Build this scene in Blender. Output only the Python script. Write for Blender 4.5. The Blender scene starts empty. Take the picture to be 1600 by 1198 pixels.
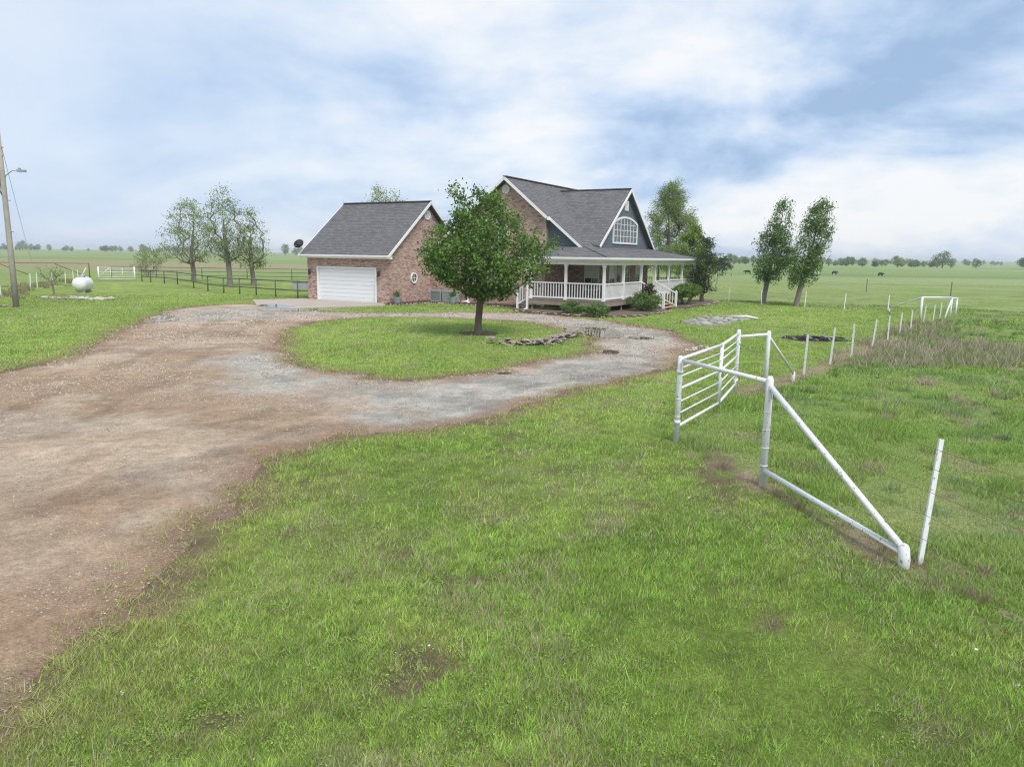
import bpy, bmesh, math, random
import numpy as np
from mathutils import Vector, Matrix

R = math.radians
random.seed(7)
RNG = np.random.default_rng(11)
S = bpy.context.scene
C = S.collection

# ------------------------------------------------------------------ camera
cam_d = bpy.data.cameras.new('camera')
cam = bpy.data.objects.new('camera', cam_d)
C.objects.link(cam)
cam_d.sensor_width = 36.0
cam_d.lens = 36.0 * 1155.4 / 1600.0
cam_d.clip_start = 0.1
cam_d.clip_end = 12000
cam.location = (0, 0, 3.1)
cam.matrix_world = (Matrix.Translation((0, 0, 3.1)) @ Matrix.Rotation(R(90 - 9.803), 4, 'X')
                    @ Matrix.Rotation(R(0.904), 4, 'Z'))
S.camera = cam
S.render.resolution_x, S.render.resolution_y = 1024, 766

# ------------------------------------------------------------------ light
SUN_EL, SUN_AZ = 52.0, 155.0          # azimuth: compass from +Y, clockwise; the sun stands behind the viewer
sun_d = bpy.data.lights.new('sun', 'SUN')
sun = bpy.data.objects.new('sun', sun_d)
C.objects.link(sun)
sun_d.energy = 1.5
sun_d.angle = R(24)
sun_d.color = (1.0, 0.965, 0.91)
_d = Vector((math.sin(R(SUN_AZ)) * math.cos(R(SUN_EL)), math.cos(R(SUN_AZ)) * math.cos(R(SUN_EL)), math.sin(R(SUN_EL))))
sun.rotation_euler = _d.to_track_quat('Z', 'Y').to_euler()
sun.location = _d * 60

world = bpy.data.worlds.new('World')
S.world = world
world.use_nodes = True


def build_world():
    nt = world.node_tree
    N, L = nt.nodes, nt.links
    N.clear()
    out = N.new('ShaderNodeOutputWorld')
    sky = N.new('ShaderNodeTexSky')
    sky.sky_type = 'NISHITA'
    sky.sun_disc = False
    sky.sun_elevation = R(SUN_EL)
    sky.sun_rotation = R(SUN_AZ)
    sky.air_density = 1.0
    sky.dust_density = 1.5
    bg1 = N.new('ShaderNodeBackground')
    bg1.inputs['Strength'].default_value = 0.07
    L.new(sky.outputs[0], bg1.inputs['Color'])
    tc = N.new('ShaderNodeTexCoord')
    sep = N.new('ShaderNodeSeparateXYZ')
    L.new(tc.outputs['Generated'], sep.inputs[0])

    def math_(op, a, b=None, clamp=False):
        n = N.new('ShaderNodeMath')
        n.operation = op
        n.use_clamp = clamp
        for i, v in enumerate((a, b)):
            if v is None:
                continue
            if isinstance(v, (int, float)):
                n.inputs[i].default_value = v
            else:
                L.new(v, n.inputs[i])
        return n.outputs[0]
    zc = math_('MAXIMUM', sep.outputs[2], 0.0)
    den = math_('ADD', zc, 0.30)
    px = math_('DIVIDE', sep.outputs[0], den)
    py = math_('DIVIDE', sep.outputs[1], den)
    comb = N.new('ShaderNodeCombineXYZ')
    L.new(px, comb.inputs[0])
    L.new(py, comb.inputs[1])

    def noise(scale, detail, rough, off, dist=0.0):
        mp = N.new('ShaderNodeMapping')
        mp.inputs['Location'].default_value = off
        L.new(comb.outputs[0], mp.inputs['Vector'])
        n = N.new('ShaderNodeTexNoise')
        n.inputs['Scale'].default_value = scale
        n.inputs['Detail'].default_value = detail
        n.inputs['Roughness'].default_value = rough
        n.inputs['Distortion'].default_value = dist
        L.new(mp.outputs[0], n.inputs['Vector'])
        return n.outputs[0]
    big = noise(1.15, 9, 0.55, (16.3, 6.6, 1.7), 0.35)
    fine = noise(3.6, 8, 0.55, (0.3, 5.2, 0), 0.2)
    tone = math_('ADD', math_('MULTIPLY', big, 0.78), math_('MULTIPLY', fine, 0.22))
    # a smooth high veil lies over the west and evens the clouds out
    veil = N.new('ShaderNodeMapRange')
    veil.interpolation_type = 'SMOOTHSTEP'
    veil.inputs['From Min'].default_value = -0.62
    veil.inputs['From Max'].default_value = 0.10
    veil.inputs['To Min'].default_value = 0.15
    veil.inputs['To Max'].default_value = 1.0
    L.new(sep.outputs[0], veil.inputs['Value'])
    tone = math_('ADD', math_('MULTIPLY', math_('SUBTRACT', tone, 0.505), veil.outputs[0]), 0.505)
    cr = N.new('ShaderNodeValToRGB')
    e = cr.color_ramp.elements
    e[0].position, e[0].color = 0.395, (0.36, 0.51, 0.74, 1)
    e[1].position, e[1].color = 0.60, (0.95, 0.96, 0.985, 1)
    for p_, c_ in ((0.455, (0.51, 0.655, 0.88, 1)), (0.505, (0.685, 0.79, 0.945, 1)), (0.55, (0.82, 0.885, 0.97, 1))):
        e.new(p_).color = c_
    L.new(tone, cr.inputs[0])
    bg2 = N.new('ShaderNodeBackground')
    bg2.inputs['Strength'].default_value = 0.475
    L.new(cr.outputs[0], bg2.inputs['Color'])
    ramp = N.new('ShaderNodeValue')
    ramp.outputs[0].default_value = 0.92
    mix = N.new('ShaderNodeMixShader')
    L.new(ramp.outputs[0], mix.inputs[0])
    L.new(bg1.outputs[0], mix.inputs[1])
    L.new(bg2.outputs[0], mix.inputs[2])
    L.new(mix.outputs[0], out.inputs['Surface'])


build_world()
S.view_settings.view_transform = 'Standard'
S.view_settings.look = 'None'
S.view_settings.exposure = 1.12
S.view_settings.gamma = 1.0
S.view_settings.use_curve_mapping = False
S.cycles.max_bounces = 6
S.cycles.diffuse_bounces = 4
S.cycles.glossy_bounces = 3
S.cycles.transmission_bounces = 4
S.cycles.transparent_max_bounces = 6
S.cycles.volume_bounces = 0
S.cycles.filter_width = 1.2
S.cycles.use_denoising = True
S.cycles.denoiser = 'OPENIMAGEDENOISE'
S.cycles.denoising_prefilter = 'NONE'     # keeps the grain of the grass


# ------------------------------------------------------------------ helpers
def tag(o, label=None, cat=None, group=None, kind=None):
    if label:
        o['label'] = label
    if cat:
        o['category'] = cat
    if group:
        o['group'] = group
    if kind:
        o['kind'] = kind
    return o


def empty(name, loc=(0, 0, 0), rz=0.0):
    o = bpy.data.objects.new(name, None)
    C.objects.link(o)
    o.location = loc
    o.rotation_euler = (0, 0, rz)
    return o


def link(name, me, mat=None, parent=None, loc=None, rot=None, scale=None):
    o = bpy.data.objects.new(name, me)
    C.objects.link(o)
    if mat is not None and not me.materials:
        me.materials.append(mat)
    if parent:
        o.parent = parent
    if loc is not None:
        o.location = loc
    if rot is not None:
        o.rotation_euler = rot
    if scale is not None:
        o.scale = scale
    return o


def copy_tree(o, parent=None):
    c = o.copy()
    C.objects.link(c)
    c.parent = parent
    for ch in [k for k in o.children]:
        copy_tree(ch, c)
    return c


class MB:
    """collects boxes, beams, tubes and prisms; build() links them as one mesh"""

    def __init__(self):
        self.v, self.f, self.sm = [], [], []

    def add(self, vs, fs, smooth=False):
        b = len(self.v)
        self.v += [tuple(p) for p in vs]
        self.f += [tuple(b + i for i in f) for f in fs]
        self.sm += [smooth] * len(fs)
        return self

    def box(self, x0, x1, y0, y1, z0, z1):
        return self.add([(x0, y0, z0), (x1, y0, z0), (x1, y1, z0), (x0, y1, z0),
                         (x0, y0, z1), (x1, y0, z1), (x1, y1, z1), (x0, y1, z1)],
                        [(0, 3, 2, 1), (4, 5, 6, 7), (0, 1, 5, 4), (1, 2, 6, 5), (2, 3, 7, 6), (3, 0, 4, 7)])

    def beam(self, p, q, w, h, up=(0, 0, 1)):
        p, q = Vector(p), Vector(q)
        d = (q - p).normalized()
        s = d.cross(Vector(up)).normalized() * (w / 2)
        u = s.cross(d).normalized() * (h / 2)
        vs = [p - s - u, p + s - u, p + s + u, p - s + u, q - s - u, q + s - u, q + s + u, q - s + u]
        return self.add(vs, [(0, 1, 2, 3), (7, 6, 5, 4), (0, 4, 5, 1), (1, 5, 6, 2), (2, 6, 7, 3), (3, 7, 4, 0)])

    def tube(self, pts, rad, n=8, caps=True, smooth=True):
        pts = [Vector(p) for p in pts]
        if not hasattr(rad, '__len__'):
            rad = [rad] * len(pts)
        rings = []
        ref = Vector((0.31, 0.17, 0.93))
        for i, p in enumerate(pts):
            d = (pts[min(i + 1, len(pts) - 1)] - pts[max(i - 1, 0)]).normalized()
            if abs(d.dot(ref)) > 0.97:
                ref = Vector((0.9, 0.3, 0.1))
            s = d.cross(ref).normalized()
            t = d.cross(s).normalized()
            rings.append([p + (s * math.cos(2 * math.pi * k / n) + t * math.sin(2 * math.pi * k / n)) * rad[i] for k in range(n)])
        vs = [v for r in rings for v in r]
        fs = []
        for i in range(len(pts) - 1):
            for k in range(n):
                a, b = i * n + k, i * n + (k + 1) % n
                fs.append((a, b, b + n, a + n))
        if caps:
            fs.append(tuple(range(n - 1, -1, -1)))
            fs.append(tuple((len(pts) - 1) * n + k for k in range(n)))
        return self.add(vs, fs, smooth)

    def prism(self, poly, off):
        """poly: list of 3-D points, extruded by the vector off"""
        n = len(poly)
        off = Vector(off)
        a = [Vector(p) for p in poly]
        b = [p + off for p in a]
        fs = [tuple(range(n)), tuple(range(2 * n - 1, n - 1, -1))]
        for i in range(n):
            j = (i + 1) % n
            fs.append((i, i + n, j + n, j))
        return self.add(a + b, fs)

    def lathe(self, prof, n=24, axis='z', center=(0, 0, 0)):
        vs, fs = [], []
        cx, cy, cz = center
        for (r, h) in prof:
            for k in range(n):
                a = 2 * math.pi * k / n
                if axis == 'z':
                    vs.append((cx + r * math.cos(a), cy + r * math.sin(a), cz + h))
                else:
                    vs.append((cx + h, cy + r * math.cos(a), cz + r * math.sin(a)))
        for i in range(len(prof) - 1):
            for k in range(n):
                a, b = i * n + k, i * n + (k + 1) % n
                fs.append((a, b, b + n, a + n))
        fs.append(tuple(range(n - 1, -1, -1)))
        fs.append(tuple((len(prof) - 1) * n + k for k in range(n)))
        return self.add(vs, fs, True)

    def mesh(self, name):
        me = bpy.data.meshes.new(name)
        me.from_pydata(self.v, [], self.f)
        me.polygons.foreach_set('use_smooth', self.sm)
        bm = bmesh.new()
        bm.from_mesh(me)
        bmesh.ops.recalc_face_normals(bm, faces=bm.faces)
        bm.to_mesh(me)
        bm.free()
        me.update()
        return me

    def build(self, name, mat, parent=None, loc=None, rot=None):
        return link(name, self.mesh(name), mat, parent, loc, rot)


def np_mesh(name, V, F, col=None, mat=None, smooth=False):
    V = np.asarray(V, np.float32)
    F = np.asarray(F, np.int32)
    k = F.shape[1]
    me = bpy.data.meshes.new(name)
    me.vertices.add(len(V))
    me.vertices.foreach_set('co', V.ravel())
    me.loops.add(F.size)
    me.loops.foreach_set('vertex_index', F.ravel())
    me.polygons.add(len(F))
    me.polygons.foreach_set('loop_start', np.arange(0, F.size, k, dtype=np.int32))
    me.polygons.foreach_set('loop_total', np.full(len(F), k, np.int32))
    me.polygons.foreach_set('use_smooth', np.full(len(F), smooth))
    if col is not None:
        at = me.attributes.new('col', 'FLOAT_COLOR', 'POINT')
        c4 = np.ones((len(V), 4), np.float32)
        c4[:, :3] = col
        at.data.foreach_set('color', c4.ravel())
    me.update(calc_edges=True)
    if mat:
        me.materials.append(mat)
    return me


_T = np.random.default_rng(5).random((256, 256)).astype(np.float32)


def vnoise(x, y, scale, seed=0):
    x = np.asarray(x) / scale + seed * 17.3
    y = np.asarray(y) / scale + seed * 9.1
    xi, yi = np.floor(x).astype(int), np.floor(y).astype(int)
    fx, fy = x - xi, y - yi
    fx = fx * fx * (3 - 2 * fx)
    fy = fy * fy * (3 - 2 * fy)
    a = _T[xi % 256, yi % 256]
    b = _T[(xi + 1) % 256, yi % 256]
    c = _T[xi % 256, (yi + 1) % 256]
    d = _T[(xi + 1) % 256, (yi + 1) % 256]
    return (a * (1 - fx) + b * fx) * (1 - fy) + (c * (1 - fx) + d * fx) * fy


def fbm(x, y, scale, seed=0, o=4):
    s, a, t = 0, 0.5, 0
    for i in range(o):
        s = s + a * vnoise(x, y, scale / 2 ** i, seed + i)
        t += a
        a *= 0.5
    return s / t


def sdist(x, y, poly):
    """signed distance to a polygon, negative inside"""
    x, y = np.asarray(x, float), np.asarray(y, float)
    d = np.full(x.shape, 1e9)
    ins = np.zeros(x.shape, bool)
    n = len(poly)
    for i in range(n):
        ax, ay = poly[i]
        bx, by = poly[(i + 1) % n]
        ex, ey = bx - ax, by - ay
        t = np.clip(((x - ax) * ex + (y - ay) * ey) / (ex * ex + ey * ey + 1e-12), 0, 1)
        d = np.minimum(d, (x - ax - t * ex) ** 2 + (y - ay - t * ey) ** 2)
        if ay != by:
            cr = ((ay > y) != (by > y)) & (x < (bx - ax) * (y - ay) / (by - ay) + ax)
            ins ^= cr
    d = np.sqrt(d)
    return np.where(ins, -d, d)


def ldist(x, y, pts):
    d = np.full(np.shape(x), 1e9)
    for (ax, ay), (bx, by) in zip(pts[:-1], pts[1:]):
        ex, ey = bx - ax, by - ay
        t = np.clip(((x - ax) * ex + (y - ay) * ey) / (ex * ex + ey * ey), 0, 1)
        d = np.minimum(d, np.hypot(x - ax - t * ex, y - ay - t * ey))
    return d


def smooth_poly(p, it=2):
    for _ in range(it):
        q = []
        for i in range(len(p)):
            a, b = p[i], p[(i + 1) % len(p)]
            q += [(a[0] * .75 + b[0] * .25, a[1] * .75 + b[1] * .25), (a[0] * .25 + b[0] * .75, a[1] * .25 + b[1] * .75)]
        p = q
    return p


def sstep(a, b, x):
    t = np.clip((x - a) / (b - a), 0, 1)
    return t * t * (3 - 2 * t)


def lerp(a, b, t):
    t = np.asarray(t)[..., None]
    return np.asarray(a) * (1 - t) + np.asarray(b) * t


# ------------------------------------------------------------------ materials
def new_mat(name):
    m = bpy.data.materials.new(name)
    m.use_nodes = True
    nt = m.node_tree
    return m, nt.nodes, nt.links, nt.nodes['Principled BSDF']


def mat_simple(name, col, rough=0.6, var=0.15, scale=3.0, bump=0.0, spec=0.5, metal=0.0, col2=None, thresh=None):
    """plain colour with noise variation; col2 adds worn spots above a noise threshold"""
    m, N, L, P = new_mat(name)
    tc = N.new('ShaderNodeTexCoord')
    n = N.new('ShaderNodeTexNoise')
    n.inputs['Scale'].default_value = scale
    n.inputs['Detail'].default_value = 6
    L.new(tc.outputs['Object'], n.inputs['Vector'])
    mix = N.new('ShaderNodeMix')
    mix.data_type = 'RGBA'
    mix.inputs['A'].default_value = (*[c * (1 - var) for c in col], 1)
    mix.inputs['B'].default_value = (*[min(1, c * (1 + var)) for c in col], 1)
    L.new(n.outputs[0], mix.inputs['Factor'])
    last = mix.outputs['Result']
    if col2:
        n2 = N.new('ShaderNodeTexNoise')
        n2.inputs['Scale'].default_value = scale * 4
        n2.inputs['Detail'].default_value = 8
        n2.inputs['Roughness'].default_value = 0.65
        L.new(tc.outputs['Object'], n2.inputs['Vector'])
        rp = N.new('ShaderNodeValToRGB')
        rp.color_ramp.elements[0].position = thresh
        rp.color_ramp.elements[1].position = thresh + 0.05
        L.new(n2.outputs[0], rp.inputs[0])
        mx = N.new('ShaderNodeMix')
        mx.data_type = 'RGBA'
        L.new(rp.outputs[0], mx.inputs['Factor'])
        L.new(last, mx.inputs['A'])
        mx.inputs['B'].default_value = (*col2, 1)
        last = mx.outputs['Result']
    L.new(last, P.inputs['Base Color'])
    P.inputs['Roughness'].default_value = rough
    P.inputs['Specular IOR Level'].default_value = spec
    P.inputs['Metallic'].default_value = metal
    if bump:
        b = N.new('ShaderNodeBump')
        b.inputs['Strength'].default_value = bump
        b.inputs['Distance'].default_value = 0.02
        L.new(n.outputs[0], b.inputs['Height'])
        L.new(b.outputs[0], P.inputs['Normal'])
    return m


def mat_attr(name, rough=0.9, trans=0.0, fine=None, spec=0.2, bump=None):
    """colour from the mesh's own 'col' attribute, with fine noise on top"""
    m, N, L, P = new_mat(name)
    at = N.new('ShaderNodeAttribute')
    at.attribute_name = 'col'
    last = at.outputs['Color']
    tc = N.new('ShaderNodeTexCoord')
    if fine:
        for (sc, amt, det) in fine:
            n = N.new('ShaderNodeTexNoise')
            n.inputs['Scale'].default_value = sc
            n.inputs['Detail'].default_value = det
            n.inputs['Roughness'].default_value = 0.7
            L.new(tc.outputs['Object'], n.inputs['Vector'])
            mr = N.new('ShaderNodeMapRange')
            mr.inputs['From Min'].default_value = 0.25
            mr.inputs['From Max'].default_value = 0.75
            mr.inputs['To Min'].default_value = 1 - amt
            mr.inputs['To Max'].default_value = 1 + amt
            L.new(n.outputs[0], mr.inputs['Value'])
            mu = N.new('ShaderNodeVectorMath')
            mu.operation = 'SCALE'
            L.new(last, mu.inputs[0])
            L.new(mr.outputs[0], mu.inputs['Scale'])
            last = mu.outputs[0]
            nlast = n
        if bump:
            b = N.new('ShaderNodeBump')
            b.inputs['Strength'].default_value = bump[0]
            b.inputs['Distance'].default_value = bump[1]
            L.new(nlast.outputs[0], b.inputs['Height'])
            L.new(b.outputs[0], P.inputs['Normal'])
    L.new(last, P.inputs['Base Color'])
    P.inputs['Roughness'].default_value = rough
    P.inputs['Specular IOR Level'].default_value = spec
    if trans:
        tr = N.new('ShaderNodeBsdfTranslucent')
        L.new(last, tr.inputs['Color'])
        mx = N.new('ShaderNodeMixShader')
        mx.inputs[0].default_value = trans
        L.new(P.outputs[0], mx.inputs[1])
        L.new(tr.outputs[0], mx.inputs[2])
        L.new(mx.outputs[0], N['Material Output'].inputs['Surface'])
    return m


def mat_brick():
    m, N, L, P = new_mat('brick')
    tc = N.new('ShaderNodeTexCoord')
    sp = N.new('ShaderNodeSeparateXYZ')
    L.new(tc.outputs['Object'], sp.inputs[0])
    ad = N.new('ShaderNodeMath')
    L.new(sp.outputs[0], ad.inputs[0])
    L.new(sp.outputs[1], ad.inputs[1])
    cb = N.new('ShaderNodeCombineXYZ')
    L.new(ad.outputs[0], cb.inputs[0])
    L.new(sp.outputs[2], cb.inputs[1])
    br = N.new('ShaderNodeTexBrick')
    br.inputs['Scale'].default_value = 1.0
    br.inputs['Brick Width'].default_value = 0.21
    br.inputs['Row Height'].default_value = 0.076
    br.inputs['Mortar Size'].default_value = 0.009
    br.inputs['Color1'].default_value = (0, 0, 0, 1)
    br.inputs['Color2'].default_value = (1, 1, 1, 1)
    br.inputs['Mortar'].default_value = (0.5, 0.5, 0.5, 1)
    br.inputs['Bias'].default_value = 0.0
    L.new(cb.outputs[0], br.inputs['Vector'])
    ramp = N.new('ShaderNodeValToRGB')
    e = ramp.color_ramp.elements
    e[0].position, e[0].color = 0.0, (0.19, 0.105, 0.088, 1)
    e[1].position, e[1].color = 1.0, (0.54, 0.39, 0.325, 1)
    for p, c in ((0.12, (0.27, 0.15, 0.12, 1)), (0.3, (0.39, 0.21, 0.17, 1)), (0.6, (0.46, 0.275, 0.225, 1)), (0.82, (0.50, 0.35, 0.29, 1))):
        k = e.new(p)
        k.color = c
    L.new(br.outputs['Color'], ramp.inputs[0])
    mx = N.new('ShaderNodeMix')
    mx.data_type = 'RGBA'
    L.new(br.outputs['Fac'], mx.inputs['Factor'])
    L.new(ramp.outputs[0], mx.inputs['A'])
    mx.inputs['B'].default_value = (0.44, 0.40, 0.35, 1)
    n = N.new('ShaderNodeTexNoise')
    n.inputs['Scale'].default_value = 1.1
    n.inputs['Detail'].default_value = 5
    L.new(tc.outputs['Object'], n.inputs['Vector'])
    mr = N.new('ShaderNodeMapRange')
    mr.inputs['To Min'].default_value = 0.84
    mr.inputs['To Max'].default_value = 1.16
    L.new(n.outputs[0], mr.inputs['Value'])
    mu = N.new('ShaderNodeVectorMath')
    mu.operation = 'SCALE'
    L.new(mx.outputs['Result'], mu.inputs[0])
    L.new(mr.outputs[0], mu.inputs['Scale'])
    L.new(mu.outputs[0], P.inputs['Base Color'])
    P.inputs['Roughness'].default_value = 0.9
    P.inputs['Specular IOR Level'].default_value = 0.2
    b = N.new('ShaderNodeBump')
    b.inputs['Strength'].default_value = 0.5
    b.inputs['Distance'].default_value = 0.01
    b.invert = True
    L.new(br.outputs['Fac'], b.inputs['Height'])
    L.new(b.outputs[0], P.inputs['Normal'])
    return m


def mat_rows(name, row, width, ca, cb_, mort, axis_sum=True, rough=0.9, bump=0.5, msize=0.012):
    """courses of shingles or lap boards"""
    m, N, L, P = new_mat(name)
    tc = N.new('ShaderNodeTexCoord')
    sp = N.new('ShaderNodeSeparateXYZ')
    L.new(tc.outputs['Object'], sp.inputs[0])
    ad = N.new('ShaderNodeMath')
    L.new(sp.outputs[0], ad.inputs[0])
    L.new(sp.outputs[1], ad.inputs[1])
    co = N.new('ShaderNodeCombineXYZ')
    L.new(ad.outputs[0], co.inputs[0])
    L.new(sp.outputs[2], co.inputs[1])
    br = N.new('ShaderNodeTexBrick')
    br.inputs['Scale'].default_value = 1.0
    br.inputs['Brick Width'].default_value = width
    br.inputs['Row Height'].default_value = row
    br.inputs['Mortar Size'].default_value = msize
    br.inputs['Mortar Smooth'].default_value = 0.4
    br.inputs['Color1'].default_value = (*ca, 1)
    br.inputs['Color2'].default_value = (*cb_, 1)
    br.inputs['Mortar'].default_value = (*mort, 1)
    L.new(co.outputs[0], br.inputs['Vector'])
    n = N.new('ShaderNodeTexNoise')
    n.inputs['Scale'].default_value = 0.6
    n.inputs['Detail'].default_value = 8
    n.inputs['Roughness'].default_value = 0.65
    L.new(tc.outputs['Object'], n.inputs['Vector'])
    mr = N.new('ShaderNodeMapRange')
    mr.inputs['To Min'].default_value = 0.86
    mr.inputs['To Max'].default_value = 1.14
    L.new(n.outputs[0], mr.inputs['Value'])
    mu = N.new('ShaderNodeVectorMath')
    mu.operation = 'SCALE'
    L.new(br.outputs['Color'], mu.inputs[0])
    L.new(mr.outputs[0], mu.inputs['Scale'])
    L.new(mu.outputs[0], P.inputs['Base Color'])
    P.inputs['Roughness'].default_value = rough
    P.inputs['Specular IOR Level'].default_value = 0.25
    b = N.new('ShaderNodeBump')
    b.inputs['Strength'].default_value = bump
    b.inputs['Distance'].default_value = 0.012
    b.invert = True
    L.new(br.outputs['Fac'], b.inputs['Height'])
    L.new(b.outputs[0], P.inputs['Normal'])
    return m


def mat_glass():
    m, N, L, P = new_mat('window_glass')
    P.inputs['Base Color'].default_value = (0.05, 0.06, 0.065, 1)
    P.inputs['Roughness'].default_value = 0.06
    P.inputs['Specular IOR Level'].default_value = 0.9
    return m


def mat_water():
    m, N, L, P = new_mat('puddle_water')
    P.inputs['Base Color'].default_value = (0.11, 0.085, 0.06, 1)
    P.inputs['Roughness'].default_value = 0.03
    P.inputs['IOR'].default_value = 1.33
    n = N.new('ShaderNodeTexNoise')
    n.inputs['Scale'].default_value = 2.5
    tc = N.new('ShaderNodeTexCoord')
    L.new(tc.outputs['Object'], n.inputs['Vector'])
    b = N.new('ShaderNodeBump')
    b.inputs['Strength'].default_value = 0.02
    b.inputs['Distance'].default_value = 0.004
    L.new(n.outputs[0], b.inputs['Height'])
    L.new(b.outputs[0], P.inputs['Normal'])
    return m


M = {}
M['brick'] = mat_brick()
M['shingle'] = mat_rows('roof_shingle', 0.105, 0.32, (0.118, 0.116, 0.122), (0.172, 0.168, 0.173), (0.072, 0.071, 0.075))
M['siding'] = mat_rows('blue_siding', 0.15, 30.0, (0.118, 0.15, 0.172), (0.118, 0.15, 0.172), (0.062, 0.08, 0.092), rough=0.55)
M['white'] = mat_simple('white_trim', (0.78, 0.78, 0.77), 0.5, 0.05, 2.0)
M['whitedoor'] = mat_simple('white_garage_door', (0.80, 0.81, 0.82), 0.45, 0.03, 1.0)
M['whitepipe'] = mat_simple('white_painted_pipe', (0.76, 0.77, 0.77), 0.5, 0.08, 5.0, col2=(0.25, 0.21, 0.17), thresh=0.595)
M['glass'] = mat_glass()
M['blind'] = mat_simple('window_blind', (0.70, 0.76, 0.73), 0.6, 0.06, 8.0)
M['doorpaint'] = mat_simple('front_door_paint', (0.42, 0.40, 0.37), 0.5, 0.08, 3.0)
M['deck'] = mat_simple('weathered_deck', (0.27, 0.22, 0.175), 0.85, 0.35, 2.2, bump=0.3)
M['newwood'] = mat_simple('stair_tread_wood', (0.46, 0.30, 0.17), 0.8, 0.3, 3.0)
M['dark'] = mat_simple('dark_metal', (0.035, 0.035, 0.04), 0.5, 0.2, 4.0)
M['acgrey'] = mat_simple('air_conditioner_paint', (0.30, 0.34, 0.32), 0.55, 0.1, 3.0)
M['acgrill'] = mat_simple('air_conditioner_grill', (0.14, 0.16, 0.165), 0.6, 0.1, 6.0)
M['pot'] = mat_simple('grey_pot', (0.32, 0.34, 0.36), 0.6, 0.15, 5.0)
M['pole'] = mat_simple('weathered_pole', (0.36, 0.325, 0.29), 0.9, 0.3, 2.5, bump=0.4)
M['greywood'] = mat_simple('grey_fence_wood', (0.135, 0.125, 0.115), 0.9, 0.35, 2.0, bump=0.4)
M['rust'] = mat_simple('rusty_pipe', (0.19, 0.10, 0.07), 0.85, 0.35, 4.0)
M['steel'] = mat_simple('galvanised_steel', (0.36, 0.38, 0.40), 0.45, 0.12, 4.0, metal=0.4)
M['tank'] = mat_simple('white_tank_paint', (0.72, 0.73, 0.73), 0.45, 0.08, 1.6, col2=(0.42, 0.38, 0.33), thresh=0.63)
M['stone'] = mat_simple('field_stone', (0.30, 0.25, 0.21), 0.9, 0.55, 1.9, bump=0.6)
M['stonepale'] = mat_simple('pale_stone', (0.46, 0.43, 0.40), 0.9, 0.3, 2.0, bump=0.5)
M['flag'] = mat_simple('flagstone', (0.33, 0.31, 0.295), 0.9, 0.4, 1.5, bump=0.5)
M['concrete'] = mat_simple('concrete', (0.40, 0.345, 0.29), 0.7, 0.22, 0.7, bump=0.1)
M['mulch'] = mat_simple('dark_mulch', (0.085, 0.05, 0.04), 0.95, 0.6, 9.0, bump=1.0)
M['bed'] = mat_simple('bed_soil', (0.14, 0.105, 0.08), 0.95, 0.5, 6.0, bump=1.0)
M['char'] = mat_simple('charred_wood', (0.03, 0.028, 0.027), 0.9, 0.4, 6.0)
M['ash'] = mat_simple('grey_ash', (0.30, 0.29, 0.28), 0.95, 0.3, 6.0)
M['bark'] = mat_simple('tree_bark', (0.125, 0.098, 0.078), 0.95, 0.35, 5.0, bump=0.8)
M['barkgrey'] = mat_simple('grey_tree_bark', (0.19, 0.165, 0.145), 0.95, 0.35, 4.0, bump=0.8)
M['cow'] = mat_simple('black_hide', (0.022, 0.020, 0.019), 0.8, 0.3, 3.0)
M['cowwhite'] = mat_simple('pale_hide', (0.5, 0.47, 0.43), 0.8, 0.2, 3.0)
M['water'] = mat_water()
M['leaf'] = mat_attr('leaf', 0.55, 0.35, spec=0.3)
M['blade'] = mat_attr('grass_blade', 0.6, 0.30, spec=0.25)
M['ground'] = mat_attr('ground_soil_and_turf', 0.95, fine=((0.9, 0.18, 6), (9.0, 0.30, 6), (40.0, 0.5, 4)), bump=(0.8, 0.03))
M['gravel'] = mat_attr('gravel_and_dirt', 0.92, fine=((1.3, 0.16, 6), (9.0, 0.30, 8), (42.0, 0.45, 5)), bump=(1.0, 0.02))
M['pebble'] = mat_attr('loose_stone', 0.9)
M['haze_hills'] = mat_simple('far_hills', (0.09, 0.13, 0.07), 0.95, 0.3, 0.004)

# ------------------------------------------------------------------ layout (metres; the viewer stands at x=0, y=0)
DRIVE = smooth_poly([(-13.0, 2.0), (-12.9, 12.0), (-12.83, 18.26), (-12.74, 20.06), (-13.84, 24.78), (-15.49, 29.67), (-17.24, 35.46), (-18.15, 41.05),
                     (-16.6, 45.0), (-13.9, 43.2), (-11.3, 40.2), (-10.6, 39.33), (-8.14, 38.94), (-5.46, 39.06), (-3.51, 39.9), (-1.49, 41.0),
                     (1.67, 40.06), (4.10, 36.88), (5.81, 33.78), (6.87, 30.58), (6.64, 26.57), (5.7, 23.84), (3.86, 20.05),
                     (2.22, 18.05), (0.42, 15.85), (-0.72, 13.84), (-2.04, 12.86), (-2.64, 12.43), (-3.13, 11.75), (-3.70, 10.93),
                     (-3.63, 9.65), (-3.60, 8.5), (-3.55, 7.69), (-3.31, 6.86), (-3.28, 5.94), (-3.32, 5.57), (-3.18, 4.73), (-3.26, 4.3), (-3.6, 2.0)], 1)
ISLAND = smooth_poly([(-9.0, 28.67), (-9.41, 32.74), (-8.59, 35.26), (-6.42, 36.8), (-3.25, 37.02), (-1.3, 36.25), (0.87, 35.22), (2.2, 32.29),
                      (3.0, 29.29), (3.05, 26.69), (2.56, 24.61), (1.57, 22.61), (-0.01, 20.47), (-1.33, 18.89), (-2.51, 17.89), (-3.32, 18.01),
                      (-4.6, 19.41), (-5.75, 19.86), (-6.67, 20.99), (-7.26, 23.38), (-8.25, 25.54)], 2)
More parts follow.
